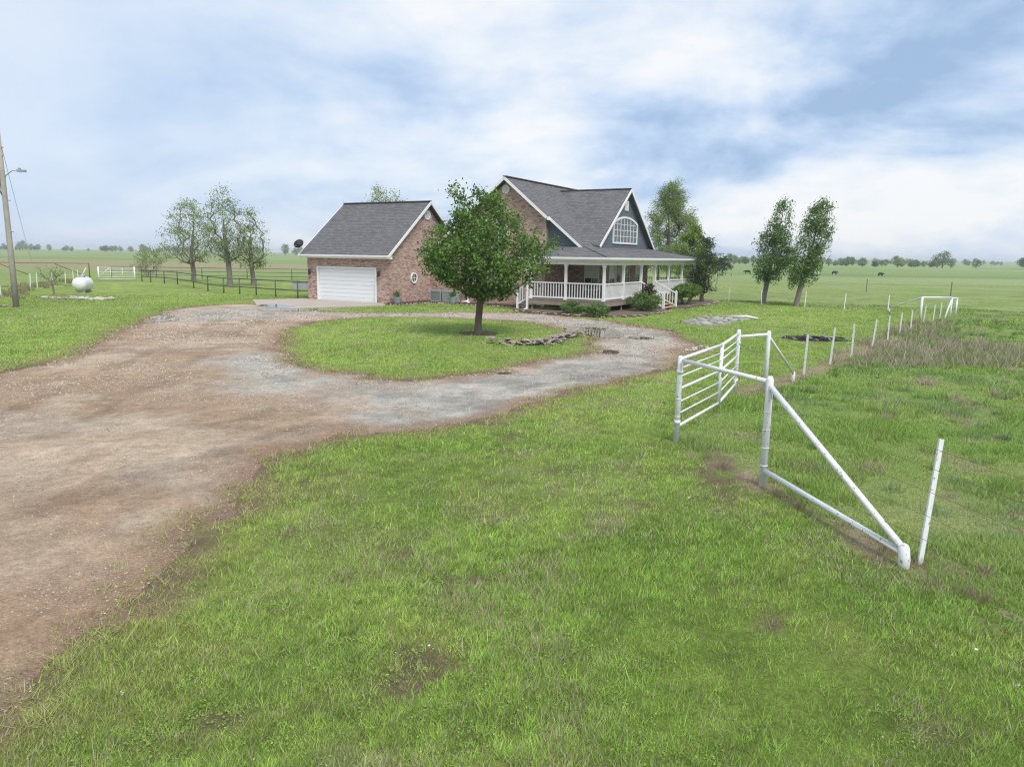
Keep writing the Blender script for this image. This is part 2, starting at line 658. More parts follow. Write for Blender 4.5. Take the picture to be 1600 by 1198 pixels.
PASTURE = [(4.9, -3), (4.5, 5), (4.07, 7.2), (3.49, 9.87), (2.81, 12.3), (5.14, 16.8), (7.4, 19.2), (21, 38), (26, 44.2), (23.6, 46.9),
           (19.6, 50), (17, 54), (14, 64), (12, 90), (12, 900), (900, 900), (900, -3)]
WEEDS = [(10.2, 22.6), (12.2, 22.0), (16, 22.2), (20, 26.5), (18.6, 28.0), (17.6, 29.6), (18.6, 32.5), (22.0, 37.6), (22.0, 39.0), (20.6, 37.7), (11.6, 24.8)]
FENCE_DIRT = [(4.45, 6.2), (4.05, 7.2), (3.49, 9.87), (2.95, 11.4)]
FENCE_STRAW = [(5.5, 17.0), (7.4, 19.4), (9.9, 22.4), (13.3, 27.0), (21, 38)]
HO = (-7.72, 46.24)                      # house origin: the garage's near corner
HT = R(-29.88)
ha = (math.cos(HT), math.sin(HT))
hb = (-math.sin(HT), math.cos(HT))


def hw(u, w):
    return (HO[0] + u * ha[0] + w * hb[0], HO[1] + u * ha[1] + w * hb[1])


HOUSE_FOOT = [hw(*p) for p in ((-6.9, 0), (0, 0), (0, 4.27), (9.5, 4.27), (9.5, 0.9), (14, 0.9), (14, 17.5), (-6.9, 17.5))]
BED_PORCH = smooth_poly([hw(*p) for p in ((8.2, 1.2), (9.2, -0.2), (11.5, -0.7), (14.6, -0.9), (15.9, 1.2), (16.1, 5.8), (15.3, 6.9), (15.3, 8.8), (16.2, 9.4),
                                           (16.0, 14), (15.6, 18.5), (13.9, 19.2), (13.8, 1.1), (9.4, 1.1))], 1)
BED_MULCH = [hw(*p) for p in ((0.05, -0.6), (1.1, -0.5), (1.2, 2.6), (8.4, 2.9), (8.4, 4.25), (0.05, 4.25))]
APRON = [hw(*p) for p in ((-7.4, -0.02), (-0.1, -0.02), (0.9, -1.6), (-1.2, -7.0), (-3.3, -7.4), (-8.6, -3.2))]
PATIO = smooth_poly([(8.25, 36.9), (10.44, 40.3), (12.62, 39.64), (12.29, 38.39), (9.49, 34.4), (8.33, 34.52)], 1)


class Grid:
    """signed distance sampled once on a grid, then looked up"""

    def __init__(self, f, x0, x1, y0, y1, step=.12):
        self.o, self.s = (x0, y0), step
        X, Y = np.meshgrid(np.arange(x0, x1, step), np.arange(y0, y1, step), indexing='ij')
        self.d = f(X.ravel(), Y.ravel()).reshape(X.shape)

    def __call__(self, x, y):
        gx = np.clip((np.asarray(x) - self.o[0]) / self.s, 0, self.d.shape[0] - 1.001)
        gy = np.clip((np.asarray(y) - self.o[1]) / self.s, 0, self.d.shape[1] - 1.001)
        i, j = gx.astype(int), gy.astype(int)
        fx, fy = gx - i, gy - j
        d = self.d
        return (d[i, j] * (1 - fx) + d[i + 1, j] * fx) * (1 - fy) + (d[i, j + 1] * (1 - fx) + d[i + 1, j + 1] * fx) * fy


G_DRIVE = Grid(lambda x, y: np.maximum(sdist(x, y, DRIVE), -sdist(x, y, ISLAND)), -24, 12, -1, 50)
G_PAST = Grid(lambda x, y: sdist(x, y, PASTURE), -6, 45, -1, 62, .15)
G_WEED = Grid(lambda x, y: sdist(x, y, WEEDS), 4, 28, 15, 45, .15)
G_BUILT = Grid(lambda x, y: np.minimum.reduce([sdist(x, y, p) for p in (APRON, BED_MULCH, BED_PORCH, HOUSE_FOOT)]), -22, 22, 34, 62, .12)


def drive_sd(x, y):
    return G_DRIVE(x, y) + (fbm(x, y, 1.6, 3) - .5) * 0.9 + (fbm(x, y, .4, 8, 3) - .5) * 0.55


GREEN_A, GREEN_B = np.array([.245, .388, .068]), np.array([.315, .45, .097])
GREEN_D, YELLOW, DRY = np.array([.175, .29, .06]), np.array([.42, .445, .135]), np.array([.44, .37, .265])
DIRT, SOIL = np.array([.25, .165, .115]), np.array([.13, .09, .065])
GRAVEL = np.array([.30, .29, .275])


def turf_colour(x, y):
    """colour of the vegetation at a place (patches of species, dry thatch, painted shade between tufts)"""
    p1, p2, p3 = fbm(x, y, 5, 1), fbm(x, y, .62, 2), fbm(x, y, 26, 4)
    c = lerp(GREEN_A, GREEN_B, sstep(.35, .65, p1))
    c = lerp(c, GREEN_D, .35 * sstep(.5, .68, p2))
    c = lerp(c, YELLOW, .3 * sstep(.5, .72, fbm(x, y, .9, 9)))
    c = lerp(c, DRY, .4 * sstep(.61, .74, fbm(x, y, .42, 12) * .6 + fbm(x, y, 2.4, 13) * .4))
    c = c * (.60 + .55 * vnoise(x, y, .10, 15) + .30 * vnoise(x, y, .05, 19))[..., None]  # fine noise paints the light and shade between tufts into the colour
    c = c * (0.93 + 0.14 * p3)[..., None]
    return c


# ------------------------------------------------------------------ the ground: one sheet to the horizon
def axis(lo, hi, step, far_lo, far_hi, n):
    core = np.arange(lo, hi + step / 2, step)
    a = lo - np.geomspace(step, lo - far_lo, n)[::-1]
    b = hi + np.geomspace(step, far_hi - hi, n)
    return np.concatenate([a, core, b])


def build_ground():
    xs = axis(-40, 40, .28, -4000, 4000, 45)
    ys = axis(2, 62, .28, -300, 4000, 55)
    X, Y = np.meshgrid(xs, ys)
    x, y = X.ravel(), Y.ravel()
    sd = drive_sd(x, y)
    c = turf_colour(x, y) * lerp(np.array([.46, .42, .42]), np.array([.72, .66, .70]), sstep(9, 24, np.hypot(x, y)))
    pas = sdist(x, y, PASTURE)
    # far fields: broad strips of different crops and grazed grass
    far = sstep(60, 140, np.hypot(x, y))
    strip = fbm(x * .25, y, 34, 21)
    fc = lerp(np.array([.185, .265, .085]), np.array([.245, .30, .12]), sstep(.35, .65, strip))
    fc = lerp(fc, np.array([.13, .165, .075]), .6 * sstep(.6, .72, fbm(x * .12, y, 16, 23)))
    brown = sstep(-20, -50, x) * np.exp(-((y - 150) / 45.) ** 2)
    brown = np.maximum(brown, sstep(0, -40, x + .18 * y) * np.exp(-((y - 160) / 50.) ** 2))
    fc = lerp(fc, np.array([.30, .22, .145]), np.clip(brown * (.55 + .8 * (strip - .3)), 0, .8))
    c = lerp(c, fc, far)
    # pasture is rougher: darker, more thatch
    pm = sstep(.3, -.3, pas) * (1 - far)
    c = lerp(c, lerp(np.array([.17, .25, .065]), np.array([.27, .28, .13]), sstep(.4, .7, fbm(x, y, 2.2, 31))), .8 * pm)
    wd = sstep(.8, -.8, sdist(x, y, WEEDS) + (fbm(x, y, 2., 5) - .5) * 3)
    c = lerp(c, np.array([.21, .165, .12]), .30 * wd)
    st = sstep(.55, .1, ldist(x, y, FENCE_STRAW) + (fbm(x, y, 1.1, 6) - .5) * .6)
    st = np.maximum(st, sstep(.14, -.04, ldist(x, y, FENCE_DIRT) + (fbm(x, y, .8, 6) - .5) * .7))
    c = lerp(c, np.array([.30, .225, .165]), .9 * st)
    # worn dirt beside the drive
    edge = sstep(.75, .0, sd + (fbm(x, y, 1.1, 14) - .5) * 1.2)
    c = lerp(c, lerp(SOIL, DIRT, fbm(x, y, .9, 15)), edge)
    # bare scuffs in the lawn
    sc = sstep(.70, .77, fbm(x * 1.3, y, .75, 40)) * (1 - far)
    c = lerp(c, SOIL, .8 * sc)
    # scorched ground
    bp = np.hypot((x - 12.1) / 1.5, (y - 29.5) / 1.15) + (fbm(x, y, .6, 18) - .5) * .9
    c = lerp(c, np.array([.03, .028, .026]), sstep(1.1, .7, bp))
    # trampled ground round the shrubs and the debris
    for (cx, cy, r) in ((-1.37, 29.3, .0), (-27.6, 46.8, 2.6), (-26.6, 39.0, 1.0), (13.2, 52, 1.6)):
        if r:
            c = lerp(c, SOIL * 1.2, .7 * sstep(1.1, .6, np.hypot((x - cx) / r, (y - cy) / (r * .55)) + (fbm(x, y, .7, 19) - .5)))
    # relief: gentle everywhere, a low ridge far off to the east
    z = (fbm(x, y, 2.5, 50) - .5) * .05 * sstep(.0, 1.5, sd) * (1 - far)
    z = z * sstep(.2, 1.5, sdist(x, y, HOUSE_FOOT)) * sstep(.1, 1., sdist(x, y, APRON))
    z -= .045 * sstep(.05, -.40, sd)
    h = sstep(1200, 3600, np.hypot(x, y)) * sstep(-600, 900, x)
    z += h * (7 + 7 * fbm(x, y, 900, 60))
    nx, ny = len(xs), len(ys)
    idx = np.arange(nx * ny).reshape(ny, nx)
    F = np.stack([idx[:-1, :-1], idx[:-1, 1:], idx[1:, 1:], idx[1:, :-1]], -1).reshape(-1, 4)
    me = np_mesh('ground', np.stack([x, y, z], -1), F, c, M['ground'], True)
    tag(link('ground', me), 'green lawn and pasture ground reaching to the horizon', kind='structure')


build_ground()


def sheet(name, sdf, box, step, z0, zin, colf, mat, fade=.25):
    """a thin sheet covering sdf<0, its rim snapped to the outline"""
    xs, ys = np.arange(box[0], box[1], step), np.arange(box[2], box[3], step)
    X, Y = np.meshgrid(xs, ys)
    x, y = X.ravel(), Y.ravel()
    s = sdf(x, y)
    nx, ny = len(xs), len(ys)
    idx = np.arange(nx * ny).reshape(ny, nx)
    F = np.stack([idx[:-1, :-1], idx[:-1, 1:], idx[1:, 1:], idx[1:, :-1]], -1).reshape(-1, 4)
    F = F[(s[F] < 0).any(1)]
    out = s > 0
    e = .02
    gx = (sdf(x + e, y) - s) / e
    gy = (sdf(x, y + e) - s) / e
    g = np.hypot(gx, gy) + 1e-6
    mv = np.where(out, np.minimum(s, step * 1.3), 0)
    x, y = x - gx / g * mv / np.maximum(g, .6), y - gy / g * mv / np.maximum(g, .6)
    z = z0 + zin * sstep(0, fade, -s)
    used = np.unique(F)
    mp = np.full(nx * ny, -1)
    mp[used] = np.arange(len(used))
    x, y, z, s = x[used], y[used], np.broadcast_to(z, (nx * ny,))[used], s[used]
    if callable(colf):
        c, dz = colf(x, y, s)
        z = z + dz
    else:
        c = None
    return link(name, np_mesh(name, np.stack([x, y, z], -1), mp[F], c, None, True), mat)


def drive_col(x, y, s):
    # grey crusher run on the loop, red-brown dirt on the yard, with bleached gravel streaks
    pd = ldist(x, y, [(-5.5, 21.5), (-2.5, 15.5), (.5, 17.6), (4.2, 22.5), (5.3, 28), (4, 34), (0, 38.6), (-6, 38), (-12, 39), (-14, 36)])
    loop = sstep(3.6, 1.2, pd + (fbm(x, y, 3.0, 33) - .5) * 5.5)
    dirt = lerp(np.array([.325, .232, .157]), np.array([.435, .338, .248]), sstep(.3, .7, fbm(x, y, 2.6, 36)))
    dirt = lerp(dirt, np.array([.25, .185, .135]), .65 * sstep(.54, .68, fbm(x * .8, y, 1.7, 37)))
    dirt = lerp(dirt, np.array([.33, .22, .14]), .6 * sstep(.52, .66, fbm(x, y, 3.4, 46)))
    dirt = lerp(dirt, np.array([.46, .395, .31]), .45 * sstep(.52, .68, fbm(x, y, .8, 38) * .6 + fbm(x, y, 4, 47) * .4))
    gr = lerp(np.array([.285, .265, .232]), np.array([.40, .375, .33]), sstep(.35, .65, fbm(x, y, .9, 39)))
    gr = lerp(gr, np.array([.39, .30, .225]), .65 * sstep(.53, .66, fbm(x, y, 1.9, 41)))
    c = lerp(dirt, gr, loop)
    for tr in ([(-7.2, 2), (-7.6, 12), (-9.6, 24), (-12.6, 38)], [(-8.9, 2), (-9.3, 12), (-11.4, 24), (-14.2, 38)],
               [(-7.0, 9), (-4.6, 14.6), (0, 16.9), (3.9, 21.3), (5.4, 27)], [(-6.4, 7), (-3.6, 13.0), (.6, 15.9), (5.0, 20.9), (6.3, 27)]):
        td = ldist(x, y, tr) + (fbm(x, y, 1.5, 49) - .5) * .8
        c = c * (1 - .26 * sstep(.42, .05, td) * sstep(.3, .6, fbm(x, y, 3, 51)))[..., None]
    c = c * (.82 + .36 * vnoise(x, y, .16, 48))[..., None]
    rim = sstep(-.75, -.05, s + (fbm(x, y, .9, 42) - .5) * .7)
    c = lerp(c, lerp(np.array([.17, .115, .085]), np.array([.32, .20, .135]), fbm(x, y, .8, 43)), .85 * rim)
    # wheel ruts
    dz = (fbm(x, y, 1.2, 44) - .5) * .04 * sstep(0, .5, -s)
    for (cx, cy, rp) in ((3.6, 30.6, 2.9), (5.0, 28.8, 1.2), (3.2, 24.4, 1.0), (-.2, 19.5, .6), (-16.4, 34.6, 1.5), (-15.3, 33.0, 1.4), (-11.0, 41.0, 2.6)):
        f = sstep(rp, rp * .7, np.hypot(x - cx, y - cy))        # hollows that hold the puddles
        dz = dz * (1 - f) - .012 * f
    return c, dz


drive = sheet('gravel_driveway', drive_sd, (-20, 9, 2.0, 47), .11, -.012, .022, drive_col, M['gravel'])
tag(drive, 'brown dirt and grey gravel driveway looping round a grass island', kind='structure')


def poly_sheet(name, poly, z, mat, thick, label, kind='structure', cat=None, wob=0.0):
    mb = MB()
    pts = []
    n = len(poly)
    for i in range(n):
        a, b = poly[i], poly[(i + 1) % n]
        k = max(1, int(math.hypot(b[0] - a[0], b[1] - a[1]) / .35))
        for j in range(k):
            t = j / k
            pts.append((a[0] + (b[0] - a[0]) * t + random.uniform(-wob, wob), a[1] + (b[1] - a[1]) * t + random.uniform(-wob, wob), z - thick))
    mb.prism(pts, (0, 0, thick))
    o = mb.build(name, mat)
    return tag(o, label, cat, kind=kind)


poly_sheet('concrete_apron', APRON, .05, M['concrete'], .25, 'pale tan concrete apron in front of the garage door', wob=.02)
poly_sheet('mulch_bed', BED_MULCH, .09, M['mulch'], .2, 'dark mulch bed along the brick wall beside the garage', wob=.04)
poly_sheet('porch_bed', BED_PORCH, .12, M['bed'], .25, 'brown planting bed round the foot of the porch', wob=.06)
poly_sheet('tree_mulch', [(-1.37 + .72 * math.cos(t * math.pi / 8), 29.35 + .62 * math.sin(t * math.pi / 8)) for t in range(16)], .05, M['mulch'], .12,
           'dark mulch ring under the round lawn tree', wob=.07)


def puddle(poly, z, label):
    p = smooth_poly(poly, 2)
    mb = MB()
    mb.prism([(a, b, z - .03) for a, b in p], (0, 0, .03))
    tag(mb.build('puddle', M['water']), label, kind='structure')


puddle([(-17.0, 34.3), (-16.9, 35.8), (-16.2, 35.6), (-15.7, 33.9), (-16.2, 33.4)], .014, 'shiny puddle at the left edge of the driveway')
puddle([(-15.9, 32.2), (-15.3, 34.0), (-14.9, 33.8), (-15.4, 31.9)], .014, 'narrow rut of water beside the driveway edge puddle')
puddle([(-14.9, 42.6), (-14.4, 44.0), (-13.2, 43.4), (-12.2, 41.9), (-12.7, 41.2), (-13.9, 41.6)], .054, 'bright sky-lit puddle on the concrete apron')
puddle([(-12.9, 40.0), (-11.6, 41.0), (-10.0, 42.3), (-9.2, 41.9), (-10.6, 40.2), (-11.8, 39.5)], .018, 'long bright puddle along the front edge of the concrete apron')
puddle([(2.5, 31.3), (3.2, 33.2), (4.5, 32.2), (4.6, 29.6), (3.9, 28.3), (3.2, 28.9)], .016, 'wide shallow puddle mirroring the white railing')
puddle([(4.4, 28.9), (5.0, 29.3), (5.7, 28.7), (4.9, 28.2)], .016, 'thin brown puddle on the far side of the loop')
puddle([(2.85, 24.3), (3.2, 24.95), (3.6, 24.5), (3.45, 23.9), (3.05, 23.75)], .016, 'small round brown puddle near the stone edging')
puddle([(-.45, 19.4), (-.2, 19.7), (.05, 19.5), (-.2, 19.3)], .016, 'tiny pothole puddle in the grey gravel')


# ------------------------------------------------------------------ the house
house = empty('brick_house', (HO[0], HO[1], 0), HT)
tag(house, 'brick house with grey gabled roofs, attached garage and white wraparound porch', 'house')
W = M['white']


def part(name, mb, mat, parent=None, label=None):
    o = mb.build(name, mat, parent or house)
    if label:
        o['label'] = label
    return o


SL = .8                                   # roof pitch
GW, GD = 6.9, 7.95                        # garage width (u) and depth (w)
GH, GR = 2.93, 6.50                       # garage eave and ridge height
gm = GD / 2
# garage walls
D0, D1, DH = -1.09, -5.97, 2.13
part('wall', MB().box(-GW, D1, 0, .2, 0, 2.78).box(D0, 0, 0, .2, 0, 2.78).box(D1, D0, 0, .2, DH, 2.78), M['brick'])
part('wall', MB().prism([(-.2, .2, 0), (-.2, GD, 0), (-.2, GD, 2.78), (-.2, gm, 6.30), (-.2, .2, 2.95), ], (.2, 0, 0)), M['brick'])
part('wall', MB().prism([(-GW, .2, 0), (-GW, GD, 0), (-GW, GD, 2.78), (-GW, gm, 6.30), (-GW, .2, 2.95)], (.2, 0, 0)), M['brick'])
part('wall', MB().box(-GW + .2, -.2, GD - .2, GD, 0, 2.78), M['brick'])
part('header_course', MB().box(D1 - .02, D0 + .02, -.015, .05, DH + .06, DH + .27), M['brick'])


def slab(poly, t=.14):
    return MB().prism(poly, (0, 0, -t))


OV = .3
ge = GR - SL * (gm + .4)
roof = part('garage_roof', slab([(-GW - OV, -.4, ge), (OV, -.4, ge), (OV, gm, GR), (-GW - OV, gm, GR)])
            , M['shingle'])
o2 = slab([(-GW - OV, GD + .4, ge), (-GW - OV, gm, GR), (OV, gm, GR), (OV, GD + .4, ge)]).build('back_slope', M['shingle'], roof)


def fascia(p, q, parent, h=.15, name='fascia', dz=-.12, w=.05):
    p, q = Vector(p), Vector(q)
    MB().beam(p + Vector((0, 0, dz)), q + Vector((0, 0, dz)), w, h).build(name, W, parent)


fascia((-GW - OV - .02, -.43, ge), (OV + .02, -.43, ge), roof, .17)
MB().box(-GW - OV, OV, -.4, 0, ge - .24, ge - .20).build('soffit', W, roof)
MB().beam((-GW - OV, -.49, ge - .07), (OV, -.49, ge - .07), .09, .10).build('gutter', W, roof)
for uu in (-GW - OV - .027, OV + .027):
    fascia((uu, -.46, ge - .02), (uu, gm, GR + .03), roof, .15, 'rake_board')
    fascia((uu, GD + .4, ge), (uu, gm, GR + .03), roof, .15, 'rake_board')
MB().beam((-GW - OV, gm, GR + .02), (OV, gm, GR + .02), .26, .05).build('ridge_cap', M['shingle'], roof)
MB().prism([(0, -.42, 2.78), (0, 0.0, 2.78), (0, 0.0, 3.14), (0, -.42, 2.86)], (.27, 0, 0)).build('eave_return', W, roof)

# garage door: four hinged sections, each with its grooves
gd = part('garage_door', MB().box(D1 + .01, D0 - .01, .13, .16, 0.02, DH), M['whitedoor'])
for i in range(4):
    z0, z1 = .03 + i * .522, .03 + i * .522 + .512
    mb = MB()
    for k in range(2):
        a = z0 + k * .257
        mb.box(D1 + .03, D0 - .03, .10, .131, a + .008, a + .248)
    mb.build('door_panel', M['whitedoor'], gd)
mb = MB().box(D1 - .09, D1 + .015, -.03, .13, 0, DH + .09).box(D0 - .015, D0 + .09, -.03, .13, 0, DH + .09).box(D1 + .015, D0 - .015, -.03, .13, DH - .01, DH + .09)
mb.build('door_frame', W, gd)
for uu in (-6.58, -.72):
    lamp = part('wall_lamp', MB().lathe([(.035, 0), (.09, .05), (.075, .26), (.10, .29), (.02, .38)], 10, center=(uu, -.16, 1.66)), M['dark'])
    MB().beam((uu, -.16, 2.02), (uu, .0, 2.0), .03, .03, (1, 0, 0)).build('bracket', M['dark'], lamp)


def disc_window(name, plane, c1, c2, rx, rz, out, glass=True):
    """round or oval unit on a wall; plane 'u' faces +u, plane 'w' faces -w"""
    n = 28
    ring, inner = MB(), MB()
    def pt(k, f, d):
        a = 2 * math.pi * k / n
        h, v = c1 + math.cos(a) * rx * f, c2 + math.sin(a) * rz * f
        return (out + d, h, v) if plane == 'u' else (h, out - d, v)
    vs = [pt(k, 1.0, .0) for k in range(n)] + [pt(k, 1.0, .07) for k in range(n)] + [pt(k, .76, .07) for k in range(n)] + [pt(k, .76, .0) for k in range(n)]
    fs = []
    for k in range(n):
        j = (k + 1) % n
        for r in range(3):
            fs.append((r * n + k, r * n + j, (r + 1) * n + j, (r + 1) * n + k))
    ring.add(vs, fs)
    inner.add([pt(k, .78, .02) for k in range(n)], [tuple(range(n))])
    o = part(name, ring, W)
    inner.build('pane' if glass else 'louvre_panel', M['glass'] if glass else W, o)
    m2 = MB()
    if glass:
        for f in (0,):
            a, b = pt(0, .76, .04), pt(n // 2, .76, .04)
            m2.beam(a, b, .03, .03)
            a, b = pt(n // 4, .76, .04), pt(3 * n // 4, .76, .04)
            m2.beam(a, b, .03, .03, (1, 0, 0) if plane == 'u' else (0, 1, 0))
        m2.build('muntin', W, o)
    else:
        for k in range(-3, 4):
            hh = rx * .74 * math.sqrt(max(0, 1 - (k / 4.2) ** 2))
            zz = c2 + k * rz * .74 / 4.2
            p, q = ((out + .045, c1 - hh, zz), (out + .045, c1 + hh, zz)) if plane == 'u' else ((c1 - hh, out - .045, zz), (c1 + hh, out - .045, zz))
            m2.beam(p, q, .04, .03)
        m2.build('louvre', W, o)


disc_window('oval_window', 'u', 2.48, 1.57, .33, .36, .0)
disc_window('gable_vent', 'u', 3.93, 5.62, .33, .30, .0, False)

# main block
WM, UR, HM = 4.27, 5.91, 7.86             # gable plane, ridge position, ridge height
UB, HB = 11.1, 3.72                       # where the steep roof meets the porch roof
WE = 15.2                                 # far end wall
UC, WR = 8.65, 7.8                        # corner of the projecting gable, back of the recess
zr = lambda u: HM - SL * abs(u - UR)
part('wall', MB().prism([(0, WM, 0), (UC, WM, 0), (UC, WM, zr(UC) - .2), (UR, WM, HM - .2), (0, WM, zr(0) - .2)], (0, .2, 0)), M['brick'])
part('wall', MB().box(UC - .2, UC, WM + .2, WR + .2, 0, 3.3).box(UC - .2, UC, WM + .2, WM + .5, 3.3, zr(UC) - .2), M['brick'])
part('wall', MB().box(UC, 11.2, WR, WR + .2, 0, 3.4), M['brick'])
part('wall', MB().box(11.0, 11.2, WR + .2, WE, 0, 3.55), M['brick'])
part('wall', MB().prism([(0, WE, 0), (11.2, WE, 0), (11.2, WE, 3.5), (UR, WE, HM - .2), (0, WE, zr(0) - .2)], (0, .2, 0)), M['brick'])
part('wall', MB().box(0, .2, WM + .2, WE, 0, 2.8), M['brick'])
# blue siding above the porch roof
sid = part('siding', MB().prism([(UC, WM + .32, 3.2), (11.05, WM + .32, 3.2), (11.05, WM + .32, zr(11.05) - .16), (UC, WM + .32, zr(UC) - .16)], (0, .12, 0)), M['siding'],
           label='dark blue siding above the side porch roof')
# main roof, its lower right corner notched back over the siding
roof = part('main_roof', slab([(UR, WM - .4, HM), (UC + .25, WM - .4, zr(UC + .25)), (UC + .25, WM - .08, zr(UC + .25)), (UB + .12, WM - .08, zr(UB + .12)),
                               (UB + .12, WE + .4, zr(UB + .12)), (UR, WE + .4, HM)]), M['shingle'])
slab([(-OV, WM - .4, zr(-OV)), (UR, WM - .4, HM), (UR, WE + .4, HM), (-OV, WE + .4, zr(-OV))]).build('back_slope', M['shingle'], roof)
MB().beam((UR, WM - .4, HM + .02), (UR, WE + .4, HM + .02), .26, .05).build('ridge_cap', M['shingle'], roof)
fascia((-OV, WM - .427, zr(-OV)), (UR, WM - .427, HM + .02), roof, .15, 'rake_board')
fascia((UC + .25, WM - .427, zr(UC + .25)), (UR, WM - .427, HM + .02), roof, .15, 'rake_board')
fascia((UC + .2, WM - .105, zr(UC + .2)), (UB + .1, WM - .105, zr(UB + .1)), roof, .14, 'rake_board')
fascia((UC + .277, WM - .42, zr(UC + .277)), (UC + .277, WM - .05, zr(UC + .277)), roof, .2, 'rake_return')
disc_window('gable_vent', 'w', 5.82, 7.12, .27, .27, WM, False)


def window(plane, h0, h1, z0, z1, out, nx, nz, blind=0.0, name='window'):
    """framed window on a wall: frame, pane, muntins and a half-drawn blind"""
    def bx(mb, a, b, c, d, e, f):
        return mb.box(out + e, out + f, a, b, c, d) if plane == 'u' else mb.box(a, b, out - f, out - e, c, d)
    fr = MB()
    t = .07
    bx(fr, h0 - t, h0, z0 - t, z1 + t, -.05, .05)
    bx(fr, h1, h1 + t, z0 - t, z1 + t, -.05, .05)
    bx(fr, h0, h1, z1, z1 + t, -.05, .05)
    bx(fr, h0, h1, z0 - t, z0, -.05, .07)
    o = part(name, fr, W)
    bx(MB(), h0, h1, z0, z1, -.03, .012).build('pane', M['glass'], o)
    mu = MB()
    for i in range(1, nx):
        x = h0 + (h1 - h0) * i / nx
        bx(mu, x - .012, x + .012, z0, z1, .012, .03)
    for i in range(1, nz):
        z = z0 + (z1 - z0) * i / nz
        wd = .025 if i * 2 == nz else .012
        bx(mu, h0, h1, z - wd, z + wd, .0125, .033)
    mu.build('muntin', W, o)
    if blind:
        bx(MB(), h0 + .01, h1 - .01, z1 - (z1 - z0) * blind, z1 - .005, .0128, .018).build('blind', M['blind'], o)
    return o


window('w', 9.75, 10.65, 1.05, 2.60, WR, 2, 4, .55)
window('u', 8.25, 9.1, 1.05, 2.55, 11.2, 2, 4, .55)
window('u', 10.9, 11.7, 1.05, 2.55, 11.2, 2, 4, .0)
window('u', 12.9, 13.75, 1.05, 2.55, 11.2, 2, 4, .4)
window('w', 5.35, 5.9, 4.1, 5.25, WM, 2, 4, 0.0)
dr = part('front_door', MB().box(11.17, 11.235, 9.32, 10.22, .74, 2.78), M['doorpaint'])
MB().box(11.236, 11.25, 9.52, 10.02, 1.55, 2.6).build('door_pane', M['glass'], dr)
MB().box(11.18, 11.27, 9.22, 9.32, .74, 2.86).box(11.18, 11.27, 10.22, 10.32, .74, 2.86).box(11.18, 11.27, 9.32, 10.22, 2.78, 2.86).build('door_frame', W, dr)
MB().lathe([(.02, 0), (.035, .02), (.03, .05), (.01, .06)], 10, 'x', (11.24, 9.42, 1.72)).build('door_knob', M['dark'], dr)

# cross gable over the front door
WC, HC, CS, UF = 10.77, 7.52, .76, 11.2
croof = part('cross_gable_roof', slab([(UF + OV, WC, HC), (UR + (HM - HC) / SL - .4, WC, HC), (UB - .35, WC - (HC - HB - .1) / CS, HB + .1), (UF + OV, WC - (HC - HB - .1) / CS, HB + .1)], .15), M['shingle'])
slab([(UF + OV, WC, HC), (UF + OV, WC + (HC - HB - .1) / CS, HB + .1), (UB - .35, WC + (HC - HB - .1) / CS, HB + .1), (UR + (HM - HC) / SL - .4, WC, HC)], .15).build('right_slope', M['shingle'], croof)
cw = (HC - HB - .1) / CS
fascia((UF + OV + .027, WC - cw, HB + .1), (UF + OV + .027, WC, HC + .02), croof, .15, 'rake_board')
fascia((UF + OV + .027, WC + cw, HB + .1), (UF + OV + .027, WC, HC + .02), croof, .15, 'rake_board')
MB().beam((UR + .3, WC, HC + .02), (UF + OV, WC, HC + .02), .24, .05).build('ridge_cap', M['shingle'], croof)
part('siding', MB().prism([(UF, WC - cw - .05, 3.55), (UF, WC + cw + .05, 3.55), (UF, WC, HC - .12)], (-.15, 0, 0)), M['siding'], label='dark blue lap siding of the front gable')
# arched window in the gable
AL, AR, AZ0, AZS, AZT = 8.68, 12.75, 4.06, 5.20, 5.62
n = 18
arc = [(AL + (AR - AL) * i / n, AZS + (AZT - AZS) * math.sin(math.pi * i / n) ** .8) for i in range(n + 1)]
outline = [(AL, AZ0)] + arc + [(AR, AZ0)]
fr = MB()
cz = (AZ0 + AZT) / 2
cwv = (AL + AR) / 2
big = [((h - cwv) * 1.0 + cwv + (.11 if h > cwv else -.11) * (1 if abs(h - cwv) > .1 else 0), z + (.11 if z > AZ0 + .01 else -.10)) for h, z in outline]
vs = [(UF + .001, h, z) for h, z in outline] + [(UF + .075, h, z) for h, z in outline] + [(UF + .075, h, z) for h, z in big] + [(UF + .001, h, z) for h, z in big]
fs = []
k = len(outline)
for i in range(k):
    j = (i + 1) % k
    for r in range(3):
        fs.append((r * k + i, r * k + j, (r + 1) * k + j, (r + 1) * k + i))
fr.add(vs, fs)
aw = part('arched_window', fr, W)
MB().prism([(UF + .006, h, z) for h, z in outline], (.012, 0, 0)).build('pane', M['glass'], aw)
mu = MB()
for i in range(1, 7):
    h = AL + (AR - AL) * i / 7
    t = AZS + (AZT - AZS) * math.sin(math.pi * i / 7) ** .8
    wd = .05 if i in (2, 5) else .028
    mu.box(UF + .0185, UF + .05, h - wd / 2, h + wd / 2, AZ0, t)
for z in (4.44, 4.82, 5.20):
    mu.box(UF + .0187, UF + .045, AL, AR, z - .014, z + .014)
mu.build('muntin', W, aw)
gv = part('gable_vent', MB().box(UF, UF + .05, 10.48, 11.06, 6.12, 6.75), W)
mb = MB()
for i in range(7):
    mb.box(UF + .05, UF + .07, 10.53, 11.01, 6.17 + i * .08, 6.21 + i * .08)
mb.build('louvre', W, gv)

